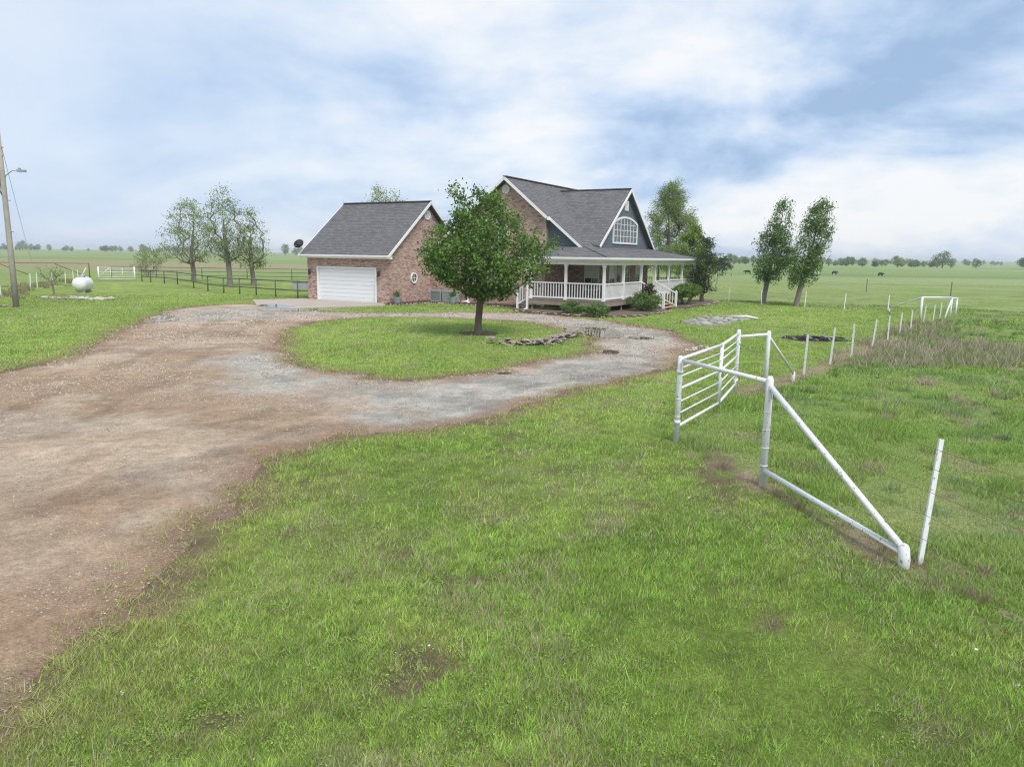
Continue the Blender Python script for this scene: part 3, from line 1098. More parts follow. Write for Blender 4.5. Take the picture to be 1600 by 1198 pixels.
# porch roof: three hipped sides
PE, PU, PW0, PW1 = 3.08, 14.40, .50, 18.05
proof = part('porch_roof', slab([(UB, WM + .30, HB), (PU, PW0, PE), (PU, PW1, PE), (UB, WE + .05, HB)], .1), M['shingle'])
slab([(UC + .02, WM + .31, HB), (UC + .02, PW0, PE), (PU, PW0, PE), (UB, WM + .31, HB)], .1).build('side_slope', M['shingle'], proof)
slab([(UB, WE + .05, HB), (PU, PW1, PE), (3.5, PW1, PE), (3.5, WE + .05, HB)], .1).build('side_slope', M['shingle'], proof)
for p, q in (((UC + .02, PW0 - .03, PE), (PU + .03, PW0 - .03, PE)), ((PU + .03, PW0 - .03, PE), (PU + .03, PW1 + .03, PE)), ((PU + .03, PW1 + .03, PE), (3.5, PW1 + .03, PE))):
    fascia(p, q, proof, .17, dz=-.10)
MB().beam((UC + .02, PW0 - .10, PE - .06), (PU + .14, PW0 - .10, PE - .06), .1, .1).beam((PU + .10, PW0 - .05, PE - .06), (PU + .10, PW1 + .1, PE - .06), .1, .1).build('gutter', W, proof)
MB().box(UC + .02, PU, PW0, WR, 2.92, 2.955).box(11.2, PU, WR, PW1, 2.92, 2.955).box(3.5, 11.2, WE + .2, PW1, 2.92, 2.955).build('porch_ceiling', W, proof)
for (p, q) in (((11.1, WM + .3, HB + .01), (PU, PW0, PE + .01)), ((11.1, WE, HB + .01), (PU, PW1, PE + .01))):
    MB().beam(p, q, .24, .04).build('hip_cap', M['shingle'], proof)
# beam carried by the posts
U2, WP, W6 = 13.98, .905, 17.52
part('porch_beam', MB().box(UC + .02, U2 + .08, WP - .08, WP + .08, 2.66, 2.918), W)
part('porch_beam', MB().box(U2 - .08, U2 + .08, WP + .08, W6 + .08, 2.66, 2.918), W)
part('porch_beam', MB().box(3.5, U2 - .08, W6 - .08, W6 + .08, 2.66, 2.918), W)
# deck
DT = .73
part('porch_deck', MB().box(9.45, U2 + .08, WP - .08, WR - .01, DT - .05, DT).box(11.21, U2 + .08, WR, W6 + .1, DT - .05, DT).box(3.5, 11.2, WE + .21, W6 + .1, DT - .05, DT), M['deck'])
part('deck_rim', MB().box(9.45, U2 + .06, WP - .06, WP - .01, .42, DT - .05), M['deck'])
part('deck_rim', MB().box(U2 + .01, U2 + .06, WP - .01, W6 + .08, .42, DT - .05), M['deck'])
part('deck_rim', MB().box(9.45, 9.5, WP - .01, WM, .42, DT - .05), M['deck'])
lm = MB().box(-.05, .05, -.05, .05, 0, .68).mesh('deck_leg')
for (u, w) in [(9.6, 1.0), (11.71, 1.0), (13.9, 1.0)] + [(13.9, w) for w in (3.7, 6.5, 9, 11.7, 14.6, 17.4)]:
    link('deck_leg', lm, M['deck'], house, (u, w, 0))
# posts
pm = MB().box(-.065, .065, -.065, .065, DT, 2.66).box(-.085, .085, -.085, .085, DT + .001, DT + .12).box(-.085, .085, -.085, .085, 2.54, 2.659).mesh('porch_post')
POSTW = (WP, 3.69, 6.54, 8.95, 11.7, 14.6, W6)
for u in (9.54, 11.71):
    link('porch_post', pm, W, house, (u, WP, 0))
for w in POSTW:
    link('porch_post', pm, W, house, (U2, w, 0))
for u in (11.3, 8.6, 5.9):
    link('porch_post', pm, W, house, (u, W6, 0))
bal = MB().box(-.02, .02, -.02, .02, .86, 1.62).mesh('baluster')
bal.materials.append(W)


def railing(p, q, name='railing'):
    p, q = Vector(p), Vector(q)
    d = (q - p).normalized()
    a, b = p + d * .07, q - d * .07
    mb = MB().beam((a.x, a.y, 1.65), (b.x, b.y, 1.65), .10, .06).beam((a.x, a.y, .84), (b.x, b.y, .84), .05, .08)
    o = part(name, mb, W)
    ln = (b - a).length
    k = max(2, round(ln / .165))
    for i in range(1, k):
        c = a + d * (ln * i / k)
        link('baluster', bal, None, o, (c.x, c.y, 0))


railing((9.54, WP, 0), (11.71, WP, 0))
railing((11.71, WP, 0), (U2, WP, 0))
for a, b in ((WP, 3.69), (3.69, 6.54), (8.95, 11.7), (11.7, 14.6), (14.6, W6)):
    railing((U2, a, 0), (U2, b, 0))
for a, b in ((U2, 11.3), (11.3, 8.6), (8.6, 5.9)):
    railing((a, W6, 0), (b, W6, 0))
# front steps
US = 15.45
st = part('front_steps', MB().prism([(U2 + .07, 6.64, .35), (U2 + .07, 6.64, .68), (US, 6.64, .12), (US, 6.64, -.02), (US - .3, 6.64, -.02)], (0, .05, 0))
          .prism([(U2 + .07, 8.80, .35), (U2 + .07, 8.80, .68), (US, 8.80, .12), (US, 8.80, -.02), (US - .3, 8.80, -.02)], (0, .05, 0)), M['deck'])
for i in range(4):
    u = U2 + .22 + i * .33
    z = DT - .14 * (i + 1)
    MB().box(u - .02, u + .29, 6.70, 8.79, z - .04, z).build('tread', M['newwood'], st)
nm = MB().box(-.06, .06, -.06, .06, -.02, 1.06).prism([(-.06, -.06, 1.06), (.06, -.06, 1.06), (0, 0, 1.13)], (0, .0, .001)).mesh('newel')
for w in (6.56, 8.93):
    link('newel', nm, W, st, (US, w, 0))
    hr = MB().beam((U2 + .06, w, 1.64), (US - .05, w, .98), .09, .06).beam((U2 + .06, w, .82), (US - .05, w, .22), .05, .07).build('handrail', W, st)
for w in (6.56, 8.93):
    for i in range(1, 8):
        f = i / 8
        u = U2 + .06 + (US - .11 - U2) * f
        link('stair_baluster', MB().box(-.02, .02, -.02, .02, .84 - .6 * f, 1.62 - .66 * f).mesh('stair_baluster'), W, st, (u, w, 0))
# side steps at the left end of the porch
ss = part('side_steps', MB().box(8.85, 9.44, 1.0, 2.2, .46, .51).box(8.6, 9.16, 1.0, 2.2, .22, .27), M['deck'])
link('newel', MB().box(-.05, .05, -.05, .05, 0, 1.2).mesh('newel'), W, ss, (8.66, WP, 0))
MB().beam((9.5, WP, 1.64), (8.66, WP, 1.16), .08, .06).beam((9.5, WP, .84), (8.66, WP, .36), .05, .07).build('handrail', W, ss)
for i in range(1, 5):
    u = 9.5 - .84 * i / 5
    link('stair_baluster', MB().box(-.02, .02, -.02, .02, .84 - .48 * i / 5, 1.62 - .48 * i / 5).mesh('stair_baluster'), W, ss, (u, WP, 0))
# downspouts
part('downspout', MB().box(3.03, 3.12, WM - .10, WM - .01, .15, 2.62).beam((3.075, WM - .06, .2), (3.2, WM - .35, .08), .09, .09), W)
part('downspout', MB().box(9.33, 9.43, WP - .2, WP - .1, .12, 2.95).beam((9.38, WP - .15, .16), (9.25, WP - .42, .06), .09, .09), W)

# ------------------------------------------------------------------ things by the house
def hobj(name, u, w, rz=0):
    x, y = hw(u, w)
    return empty(name, (x, y, 0), HT + rz)


d = hobj('satellite_dish', -7.3, .1)
tag(d, 'dark satellite dish on the left eave of the garage', 'satellite dish')
prof = [(.02, 0), (.12, .008), (.24, .035), (.33, .075), (.34, .08)]
dm = MB().lathe(prof, 20, 'x', (0, 0, 0)).mesh('reflector')
link('reflector', dm, M['dark'], d, (-.15, -.25, 3.62), (R(0), R(-35), R(-70)))
MB().tube([(.1, .05, 3.0), (-.05, -.1, 3.35), (-.13, -.22, 3.58)], .025, 6).build('mast', M['steel'], d)
MB().tube([(-.13, -.24, 3.5), (-.3, -.75, 3.55)], .015, 5).build('feed_arm', M['steel'], d)

for i, (u, w, lab, mt) in enumerate(((1.3, 3.45, 'grey-green air conditioner with vertical grill by the brick wall', 'acgrey'),
                                     (2.25, 3.5, 'paler air conditioner box beside the grilled unit', 'acgrey'))):
    a = tag(hobj('air_conditioner', u, w), lab, 'air conditioner', 'air conditioners by the wall')
    MB().box(-.42, .42, -.4, .4, .08, .16).box(-.42, .42, -.4, .4, .72, .80).box(-.42, -.36, -.4, -.34, .16, .72).box(.36, .42, -.4, -.34, .16, .72).build('cabinet', M[mt], a)
    MB().box(-.39, .39, -.37, .37, .16, .72).build('coil', M['acgrill'] if i == 0 else M['acgrey'], a)
    mb = MB()
    for k in range(9):
        x = -.34 + k * .085
        mb.box(x - .008, x + .008, -.395, -.375, .16, .72)
        mb.box(.375, .395, x - .008, x + .008, .16, .72)
    mb.build('grill', M[mt], a)


def leaf_cloud(centers, per, spread, size, cols, flat=0.0, aspect=1.7, wind=(0, 0, 0)):
    """leaf-sized diamond faces scattered round the given points"""
    centers = np.asarray(centers, float)
    n = len(centers) * per
    P = np.repeat(centers, per, 0) + RNG.normal(0, 1, (n, 3)) * np.asarray(spread)
    nrm = RNG.normal(0, 1, (n, 3)) + np.array([0, 0, flat])
    nrm /= np.linalg.norm(nrm, axis=1)[:, None]
    t = RNG.normal(0, 1, (n, 3)) + np.asarray(wind)
    t -= nrm * (t * nrm).sum(1)[:, None]
    t /= np.linalg.norm(t, axis=1)[:, None]
    b = np.cross(nrm, t)
    s = (size * RNG.uniform(.65, 1.35, n))[:, None]
    V = np.stack([P - t * s * .5, P + b * s * .5 / aspect - nrm * s * .06, P + t * s * .5, P - b * s * .5 / aspect - nrm * s * .06], 1).reshape(-1, 3)
    F = np.arange(n * 4).reshape(-1, 4)
    cols = np.asarray(cols, float)
    k = RNG.random(n) * (len(cols) - 1)
    i = k.astype(int)
    f = (k - i)[:, None]
    c = cols[i] * (1 - f) + cols[np.minimum(i + 1, len(cols) - 1)] * f
    cl = np.repeat(RNG.uniform(.68, 1.32, len(centers)), per)[:, None]     # each clump has its own shade of green
    c = c * cl * RNG.uniform(.85, 1.15, (n, 1))
    return V, F, np.repeat(c, 4, 0)


G_PEAR = [(.050, .11, .022), (.115, .215, .044), (.24, .365, .085)]
G_PALE = [(.15, .22, .065), (.22, .30, .095), (.33, .40, .155)]
G_MID = [(.08, .15, .04), (.13, .23, .06), (.21, .32, .10)]
G_YEL = [(.12, .20, .032), (.20, .29, .05), (.29, .36, .075)]
G_DARK = [(.035, .062, .024), (.055, .095, .034), (.09, .14, .05)]


def pot_plant(u, w, lab):
    p = tag(hobj('planter', u, w), lab, 'planter', 'grey planters by the house')
    MB().lathe([(.17, .0), (.21, .15), (.26, .42), (.28, .46), (.24, .46), (.22, .40)], 18).build('pot', M['pot'], p)
    V, F, c = leaf_cloud(RNG.normal(0, .1, (20, 3)) + np.array([0, 0, .62]), 14, (.06, .06, .09), .13, G_MID, aspect=3.5)
    link('plant', np_mesh('plant', V, F, c), M['leaf'], p)


pot_plant(.55, .1, 'grey planter with a leafy plant nearest the garage door')
pot_plant(2.9, 2.75, 'grey planter with a leafy plant in front of the air conditioners')
o = MB().tube([(0, 0, .1), (.35, .05, .16), (.6, -.05, .1)], .07, 8).build('drain_elbow', W)
x, y = hw(3.4, 3.0)
o.location = (x, y, .03)
o.rotation_euler = (0, 0, HT)
tag(o, 'short white drain pipe lying in the mulch', 'pipe')


# ------------------------------------------------------------------ stones
def rock_mesh(seed, sx, sy, sz):
    r = random.Random(seed)
    bm = bmesh.new()
    bmesh.ops.create_icosphere(bm, subdivisions=1, radius=1)
    for v in bm.verts:
        k = r.uniform(.72, 1.18)
        v.co = Vector((v.co.x * sx * k, v.co.y * sy * k, max(-.55, v.co.z * r.uniform(.75, 1.1)) * sz))
    me = bpy.data.meshes.new('stone')
    bm.to_mesh(me)
    bm.free()
    return me


ROCKS = [rock_mesh(i, .5, .36, .12) for i in range(8)]
for me in ROCKS:
    me.materials.append(M['stone'])
PALE = [rock_mesh(40 + i, .5, .38, .22) for i in range(6)]
for me in PALE:
    me.materials.append(M['stonepale'])


def along(path, t):
    ls = [math.dist(a, b) for a, b in zip(path[:-1], path[1:])]
    s = t * sum(ls)
    for (a, b), l in zip(zip(path[:-1], path[1:]), ls):
        if s <= l:
            f = s / l
            return (a[0] + (b[0] - a[0]) * f, a[1] + (b[1] - a[1]) * f)
        s -= l
    return path[-1]


def stones(name, lab, path, n, size, spread, layers=1, z0=0.0, meshes=None, cat='stone edging'):
    root = empty(name, (path[0][0], path[0][1], 0))
    tag(root, lab, cat)
    for i in range(n):
        p = along(path, (i + random.random() * .7) / n)
        s = size * random.uniform(.55, 1.35)
        lay = random.randrange(layers)
        o = link('stone', random.choice(meshes or ROCKS), None, root,
                 (p[0] + random.gauss(0, spread) - path[0][0], p[1] + random.gauss(0, spread) - path[0][1], z0 + s * .05 + lay * size * .20),
                 (random.uniform(-.25, .25), random.uniform(-.25, .25), random.uniform(0, 6.28)), (s, s, s * random.uniform(.7, 1.2)))
    return root


stones('stone_edging', 'low wall of piled field stones at the right end of the grass island', [(-.7, 26.2), (.1, 25.75), (.75, 25.7), (1.5, 26.9), (2.1, 28.3), (2.45, 29.8)], 105, .44, .15, 3, 0, ROCKS)
stones('stone_edging', 'scattered stones lining the planting bed below the porch', [hw(*p) for p in ((9.3, -.3), (11.5, -.8), (14.7, -1.0), (15.9, 1.2), (16.2, 6.0))], 60, .30, .14, 1, .06)
stones('stone_edging', 'stones edging the bed right of the front steps', [hw(*p) for p in ((16.1, 9.4), (16.1, 14), (15.7, 18.6))], 36, .30, .15, 1, .06)
stones('stone_edging', 'row of small pale stones along the dark mulch bed', [hw(*p) for p in ((.6, -.62), (1.15, -.45), (1.25, 2.5), (8.3, 2.75))], 60, .16, .04, 1, .03, PALE)
stones('debris_pile', 'heap of broken stones and bark in front of the small bare tree', [(-29.8, 47.2), (-28.2, 46.7), (-26.6, 46.4), (-25.0, 46.2)], 60, .55, .28, 1, 0, ROCKS + PALE, 'debris pile')
stones('debris_pile', 'small heap of flat stones at the foot of the utility pole', [(-28.6, 39.6), (-27.4, 39.3), (-26.9, 39.1)], 16, .4, .2, 1, 0, ROCKS, 'debris pile')
stones('rubble_patch', 'loose pale rubble at the right edge of the gravel loop', [(6.2, 25.2), (6.7, 26.2)], 16, .22, .22, 1, 0, PALE, 'rubble')

# flagstone pad
pad = empty('flagstone_pad', (10.3, 37.5, 0))
tag(pad, 'patch of broken grey flagstones in the lawn right of the steps', 'flagstones')
poly = PATIO
fl = []
for k in range(2500):
    x, y = random.uniform(8, 12.8), random.uniform(34, 40.6)
    s = random.uniform(.16, .38)
    if sdist(np.array([x]), np.array([y]), poly)[0] < -.1 and all(math.hypot(x - a, y - b) > (s + c) * .72 for a, b, c in fl):
        fl.append((x, y, s))
for (x, y, s) in fl:
    k = random.randint(5, 7)
    a0 = random.random() * 6
    pts = [(s * .78 * random.uniform(.8, 1.15) * math.cos(a0 + 2 * math.pi * i / k), s * .78 * random.uniform(.8, 1.15) * math.sin(a0 + 2 * math.pi * i / k), -.05) for i in range(k)]
    MB().prism(pts, (0, 0, random.uniform(.09, .14))).build('flagstone', M['flag'] if random.random() < .8 else M['stonepale'], pad, (x - 10.3, y - 37.5, 0), (random.uniform(-.04, .04), random.uniform(-.04, .04), 0))
mb = MB()
mb.tube([(12.85 - 10.3, 38.9 - 37.5, .05), (12.5 - 10.3, 39.7 - 37.5, .07), (11.6 - 10.3, 40.2 - 37.5, .05)], [.04, .09, .03], 8)
mb.build('edging', M['whitedoor'], pad)['label'] = 'white edging strip at the far end of the flagstones'

bp = empty('burn_pile', (12.1, 29.5, 0))
tag(bp, 'black scorched patch of burnt sticks and ash on the lawn', 'burn pile')
for i in range(34):
    a, r = random.random() * 6.28, random.random() ** .6
    x, y, t, l = 1.3 * r * math.cos(a), .9 * r * math.sin(a), random.random() * 3.14, random.uniform(.2, .6)
    MB().tube([(x - l * math.cos(t) / 2, y - l * math.sin(t) / 2, .03), (x, y, .06), (x + l * math.cos(t) / 2, y + l * math.sin(t) / 2, random.uniform(.03, .12))], [.02, .028, .015], 5).build(
        'burnt_stick', M['char'] if random.random() < .75 else M['ash'], bp)


# ------------------------------------------------------------------ trees
def grow(base, trunk_pts, trunk_r, attractors, up=.35, thin=.0065, expo=.60, forbid=0, rise=.75):
    """skeleton: trunk nodes, then every crown point reached from its nearest lower node; pipe-model radii"""
    nodes = [Vector(p) for p in trunk_pts]
    par = [-1] + list(range(len(nodes) - 1))
    A = [Vector(a) for a in attractors]
    fork = nodes[len(nodes) // 2]
    A.sort(key=lambda a: (a - fork).length)
    arr = np.array([tuple(n) for n in nodes])
    tips = []
    for a in A:
        v = np.array(tuple(a))
        hd = np.hypot(arr[:, 0] - v[0], arr[:, 1] - v[1])
        d = np.linalg.norm(arr - v, axis=1) + np.maximum(0, arr[:, 2] - v[2] + rise * hd) * 1.6
        d[:forbid] += 100
        i = int(d.argmin())
        p = nodes[i]
        ln = (a - p).length
        k = 2 if ln < .6 else 3
        last = i
        for j in range(1, k + 1):
            t = j / k
            q = p.lerp(a, t) + Vector((random.gauss(0, .05), random.gauss(0, .05), -up * ln * t * (1 - t))) * (1 if j < k else 0)
            nodes.append(q)
            par.append(last)
            last = len(nodes) - 1
        arr = np.array([tuple(n) for n in nodes])
        tips.append(last)
    cnt = [0] * len(nodes)
    for t in tips:
        while t >= 0:
            cnt[t] += 1
            t = par[t]
    top = max(cnt)
    rad = [max(thin, trunk_r * (max(c, 1) / top) ** expo) for c in cnt]
    nt = len(trunk_pts)
    for i in range(nt):
        rad[i] = max(rad[i], trunk_r * (1 - .55 * i / nt) if i < nt * .6 else rad[i])
    rad[0] *= 1.25
    mb = MB()
    for i in range(1, len(nodes)):
        p = par[i]
        r0 = min(rad[p], rad[i] * 1.35) if i >= nt else rad[p]
        mb.tube([nodes[p], nodes[i]], [r0, rad[i]], 9 if rad[i] > .05 else (5 if rad[i] > .015 else 3), caps=False)
    return mb, [nodes[t] for t in tips]


def crown_points(n, z0, z1, prof, cx=0, cy=0, seed=0, gap=.42, shell=.55, lean=(0, 0)):
    """points in an envelope given by prof(t)->radius, biased to the outside, with holes"""
    r = np.random.default_rng(seed)
    out = []
    while len(out) < n:
        t = r.random()
        R_ = prof(t)
        if r.random() > (R_ / max(prof(k / 10) for k in range(11))) ** 1.2:
            continue
        a = r.random() * 6.283
        # lobes: the outline swells and shrinks round the crown
        R_ *= .62 + .76 * fbm(np.array([1.7 * math.cos(a) + 20]), np.array([1.7 * math.sin(a) + 5 * t + 20]), 1.0, seed + 7, 2)[0]
        q = R_ * (r.random() ** shell)
        x, y, z = q * math.cos(a), q * math.sin(a), z0 + (z1 - z0) * t
        if fbm(np.array([x * 1.0 + z * .7]), np.array([y + z]), 1.3, seed + 3, 2)[0] < gap and q < R_ * .98 and r.random() < .75:
            continue
        out.append((cx + x + lean[0] * t, cy + y + lean[1] * t, z))
    return out


def tree(name, label, cat, base, trunk, trunk_r, pts, per, spread, size, cols, bark='bark', group=None, up=.3, aspect=1.7, wind=(0, 0, 0), flat=0.0, forbid=0):
    root = empty(name, (base[0], base[1], 0))
    tag(root, label, cat, group)
    mb, tips = grow(base, trunk, trunk_r, pts, up, forbid=forbid)
    mb.build('trunk', M[bark], root)
    V, F, c = leaf_cloud([tuple(t) for t in tips], per, spread, size, cols, flat, aspect, wind)
    link('crown', np_mesh('crown', V, F, c), M['leaf'], root)
    return root


def curve(pts):
    def f(t):
        for (a, ra), (b, rb) in zip(pts[:-1], pts[1:]):
            if t <= b:
                k = (t - a) / (b - a)
                return ra + (rb - ra) * k
        return pts[-1][1]
    return f


# the round tree on the island
tree('pear_tree', 'round dense green tree on the grass island before the house', 'tree', (-1.37, 29.1),
     [(0, 0, -.1), (.0, 0, .5), (.04, 0, .95), (.08, .02, 1.35), (.12, .03, 2.0), (.14, .02, 2.8), (.12, 0, 3.8), (.05, 0, 4.7)], .14,
     crown_points(470, 1.5, 5.3, curve([(0, .45), (.12, 1.35), (.3, 2.25), (.5, 2.35), (.7, 1.7), (.88, 1.05), (1, .4)]), .3, 0, 4, .5, .42) +
     [(-.75 + random.gauss(0, .2), random.gauss(0, .3), 5.0 + .1 * i) for i in range(7)] + [(.35 + random.gauss(0, .3), random.gauss(0, .3), 5.1 + .07 * i) for i in range(7)],
     44, (.15, .15, .13), .12, G_PEAR, up=.15, forbid=3)

# three sparse trees by the pipe fence
TL = 'sparse trees by the pipe fence'
tree('pecan_tree', 'sparse spring tree, leftmost of three behind the pipe fence, with a long low limb', 'tree', (-32.4, 75.5),
     [(0, 0, -.1), (.05, 0, .9), (-.05, 0, 1.8), (-.1, 0, 2.8), (.1, 0, 4.0), (.3, 0, 5.2), (.35, 0, 6.6)], .22,
     crown_points(260, 1.9, 8.2, curve([(0, 1.7), (.2, 2.7), (.45, 2.6), (.7, 2.0), (.9, 1.1), (1, .4)]), -.3, 0, 12, .47, .45) + [(-4.5, 0, 3.4), (-4.0, .2, 3.2), (-3.6, -.2, 2.9)],
     22, (.30, .30, .17), .14, G_PALE, group=TL, up=.12, forbid=2, bark='barkgrey')
tree('pecan_tree', 'tallest sparse spring tree, middle of three behind the pipe fence', 'tree', (-25.5, 67.0),
     [(0, 0, -.1), (0, 0, 1.0), (-.05, 0, 2.0), (-.2, 0, 3.2), (-.3, 0, 4.6), (-.35, 0, 6.2), (-.3, 0, 7.8)], .23,
     crown_points(250, 2.0, 8.6, curve([(0, 1.0), (.2, 2.0), (.45, 2.0), (.7, 1.6), (.9, .9), (1, .35)]), -.25, 0, 23, .47, .45),
     21, (.27, .27, .17), .135, G_PALE, group=TL, up=.12, forbid=2, bark='barkgrey')
tree('pecan_tree', 'smallest sparse spring tree, rightmost of three behind the pipe fence', 'tree', (-24.1, 69.0),
     [(0, 0, -.1), (.0, 0, .8), (-.1, 0, 1.6), (-.1, 0, 3.0), (-.05, 0, 4.4), (0, 0, 5.8)], .2,
     crown_points(160, 1.7, 7.0, curve([(0, 1.2), (.2, 1.75), (.5, 1.4), (.8, .95), (1, .3)]), 0, 0, 31, .45, .45),
     22, (.25, .25, .16), .135, G_PALE, group=TL, up=.12, forbid=2, bark='barkgrey')
tree('ash_tree', 'leafy treetop showing above the garage ridge', 'tree', (-13.2, 76),
     [(0, 0, -.1), (0, 0, 1.5), (.1, 0, 3.2), (.1, 0, 5.2), (.2, 0, 7.2), (.3, 0, 8.8)], .26,
     crown_points(190, 3.2, 9.9, curve([(0, 1.3), (.3, 2.3), (.6, 2.0), (.85, 1.6), (1, .5)]), .2, 0, 44, .46, .5),
     26, (.26, .26, .18), .15, G_PALE, up=.2, forbid=2)
tree('willow_tree', 'tall pale green tree rising behind the right end of the house', 'tree', (14.6, 70.5),
     [(0, 0, -.1), (0, 0, 1.5), (-.1, 0, 3.2), (-.2, 0, 5.2), (-.3, 0, 7.2), (-.3, 0, 9.0)], .2,
     crown_points(330, 1.8, 10.2, curve([(0, 2.4), (.25, 3.1), (.5, 2.5), (.75, 1.6), (1, .5)]), 0, 0, 52, .43, .55),
     125, (.27, .27, .22), .15, G_PALE, up=.2, aspect=3.0, wind=(1.4, 0, .8), forbid=2)
tree('young_elm', 'bright yellow-green tree just behind the porch roof', 'tree', (14.9, 62.5),
     [(0, 0, -.1), (0, 0, 1.0), (.05, 0, 2.2), (.1, 0, 3.4), (.1, 0, 4.8)], .16,
     crown_points(170, 1.2, 5.7, curve([(0, 1.1), (.3, 1.75), (.6, 1.4), (.85, .9), (1, .25)]), 0, 0, 61, .38, .55),
     48, (.17, .17, .15), .15, G_YEL, up=.2, forbid=1)
tree('juniper_tree', 'dark ragged evergreen at the right corner of the porch', 'tree', (13.3, 52.4),
     [(0, 0, -.1), (-.05, 0, .5), (.1, 0, 1.2), (.15, 0, 2.2), (.1, 0, 3.4)], .14,
     crown_points(120, .9, 4.5, curve([(0, .7), (.25, 1.15), (.5, .95), (.75, .75), (1, .2)]), .15, 0, 72, .47, .4),
     46, (.2, .2, .09), .13, G_DARK, up=.25, aspect=2.4, flat=.8, forbid=1)
TR = 'pair of windblown trees right of the house'
tree('maple_tree', 'left one of the two windblown trees right of the house', 'tree', (17.9, 53.3),
     [(0, 0, -.1), (.08, 0, .7), (.2, 0, 1.5), (.35, 0, 2.6), (.5, 0, 3.8), (.7, 0, 5.0), (.95, 0, 6.2)], .17,
     crown_points(200, 1.7, 7.2, curve([(0, .8), (.25, 1.5), (.5, 1.1), (.75, .7), (1, .25)]), .1, 0, 83, .4, .55, (1.0, 0)),
     42, (.16, .16, .2), .15, G_MID, bark='barkgrey', group=TR, up=.15, aspect=2.2, wind=(1.2, 0, 1.4), forbid=2)
tree('maple_tree', 'right one of the two windblown trees, with a split trunk', 'tree', (19.1, 50.2),
     [(0, 0, -.1), (.06, 0, .4), (.12, 0, .8), (.3, 0, 1.7), (.5, 0, 2.8), (.75, 0, 4.0), (1.0, 0, 5.2), (1.25, 0, 6.2)], .17,
     crown_points(200, 1.6, 6.95, curve([(0, .6), (.25, 1.2), (.5, 1.1), (.75, .95), (.9, .75), (1, .4)]), .1, 0, 94, .4, .55, (1.25, 0)) + [(-.35, 0, 1.4), (-.3, .1, 1.9), (-.25, 0, 2.5)],
     42, (.16, .16, .2), .15, G_MID, bark='barkgrey', group=TR, up=.15, aspect=2.2, wind=(1.2, 0, 1.4), forbid=2)
# bare bush, small bare tree
tree('twiggy_bush', 'big grey-green twiggy bush beside the white gate', 'bush', (-42.1, 86),
     [(0, 0, -.05), (0, 0, .3), (.1, 0, .6)], .09,
     crown_points(170, .5, 3.3, curve([(0, .8), (.3, 1.7), (.6, 2.0), (.85, 1.7), (1, .8)]), 0, 0, 101, .3, .5), 16, (.16, .16, .14), .12, G_PALE, bark='barkgrey', up=-.1)
tree('small_bare_tree', 'small sparse tree between the utility pole and the propane tank', 'tree', (-30.9, 50.0),
     [(0, 0, -.05), (-.05, 0, .4), (-.12, 0, .9)], .06,
     crown_points(60, .9, 2.0, curve([(0, .35), (.4, .8), (.75, .95), (1, .6)]), -.15, 0, 108, .3, .5), 9, (.09, .09, .07), .075, G_PALE, bark='barkgrey', up=-.05)


# shrubs by the porch
def shrub(name, label, u, w, rx, ry, h, n, per, size, cols, z0=.1, stems=5, group=None):
    x, y = hw(u, w)
    root = tag(empty(name, (x, y, 0), HT), label, 'shrub', group)
    mb = MB()
    for i in range(stems):
        a = 6.28 * i / stems + random.random()
        mb.tube([(rx * .18 * math.cos(a), ry * .18 * math.sin(a), 0), (rx * .4 * math.cos(a), ry * .4 * math.sin(a), h * .35), (rx * .55 * math.cos(a), ry * .55 * math.sin(a), h * .7)], [.03, .024, .012], 5)
    mb.build('stems', M['barkgrey'], root)
    c = []
    r = np.random.default_rng(int(u * 100 + w * 10))
    while len(c) < n:
        v = r.normal(0, 1, 3)
        v /= np.linalg.norm(v)
        q = r.random() ** .35
        p = (v[0] * rx * q, v[1] * ry * q, z0 + (h - z0) * (.5 + .5 * v[2] * q))
        c.append(p)
    V, F, col = leaf_cloud(c, per, (.06, .06, .05), size, cols)
    link('foliage', np_mesh('foliage', V, F, col), M['leaf'], root)


shrub('boxwood', 'large clipped round boxwood in front of the porch left of the steps', 15.1, 4.2, .95, 1.0, 1.15, 170, 40, .075, G_MID, .12, 6)
shrub('purple_shrub', 'reddish-leaved shrub with bare stems beside the front steps', 14.75, 5.9, .45, .45, 1.65, 60, 36, .08, [(.045, .06, .025), (.075, .07, .035), (.11, .12, .045)], .55, 6)
shrub('hedge', 'long clipped hedge on bare stems right of the front steps', 15.2, 11.9, .75, 2.3, 1.45, 330, 40, .08, G_PEAR + [(.12, .19, .04)], .55, 12)
shrub('low_shrub', 'low bright green shrub, left of the pair under the side porch', 12.7, -.35, .65, .55, .72, 90, 36, .07, G_MID + [(.13, .22, .05)])
shrub('low_shrub', 'low bright green shrub at the porch corner, right of the pair', 14.3, -.75, .7, .6, .75, 90, 36, .07, G_MID + [(.13, .22, .05)])

# ------------------------------------------------------------------ fences and gates
PW = M['whitepipe']


def pipe(mb, p, q, r, n=10):
    return mb.tube([p, q], r, n)


# near pipe gate: two leaves meeting at a slight bend
gA, gM, gB = (2.82, 12.29), (4.12, 14.45), (5.14, 16.78)
gate = tag(empty('pipe_gate', (*gA, 0)), 'white pipe gate of two leaves standing at the pasture corner', 'gate')


def rel(p, z, o=gA):
    return (p[0] - o[0], p[1] - o[1], z)


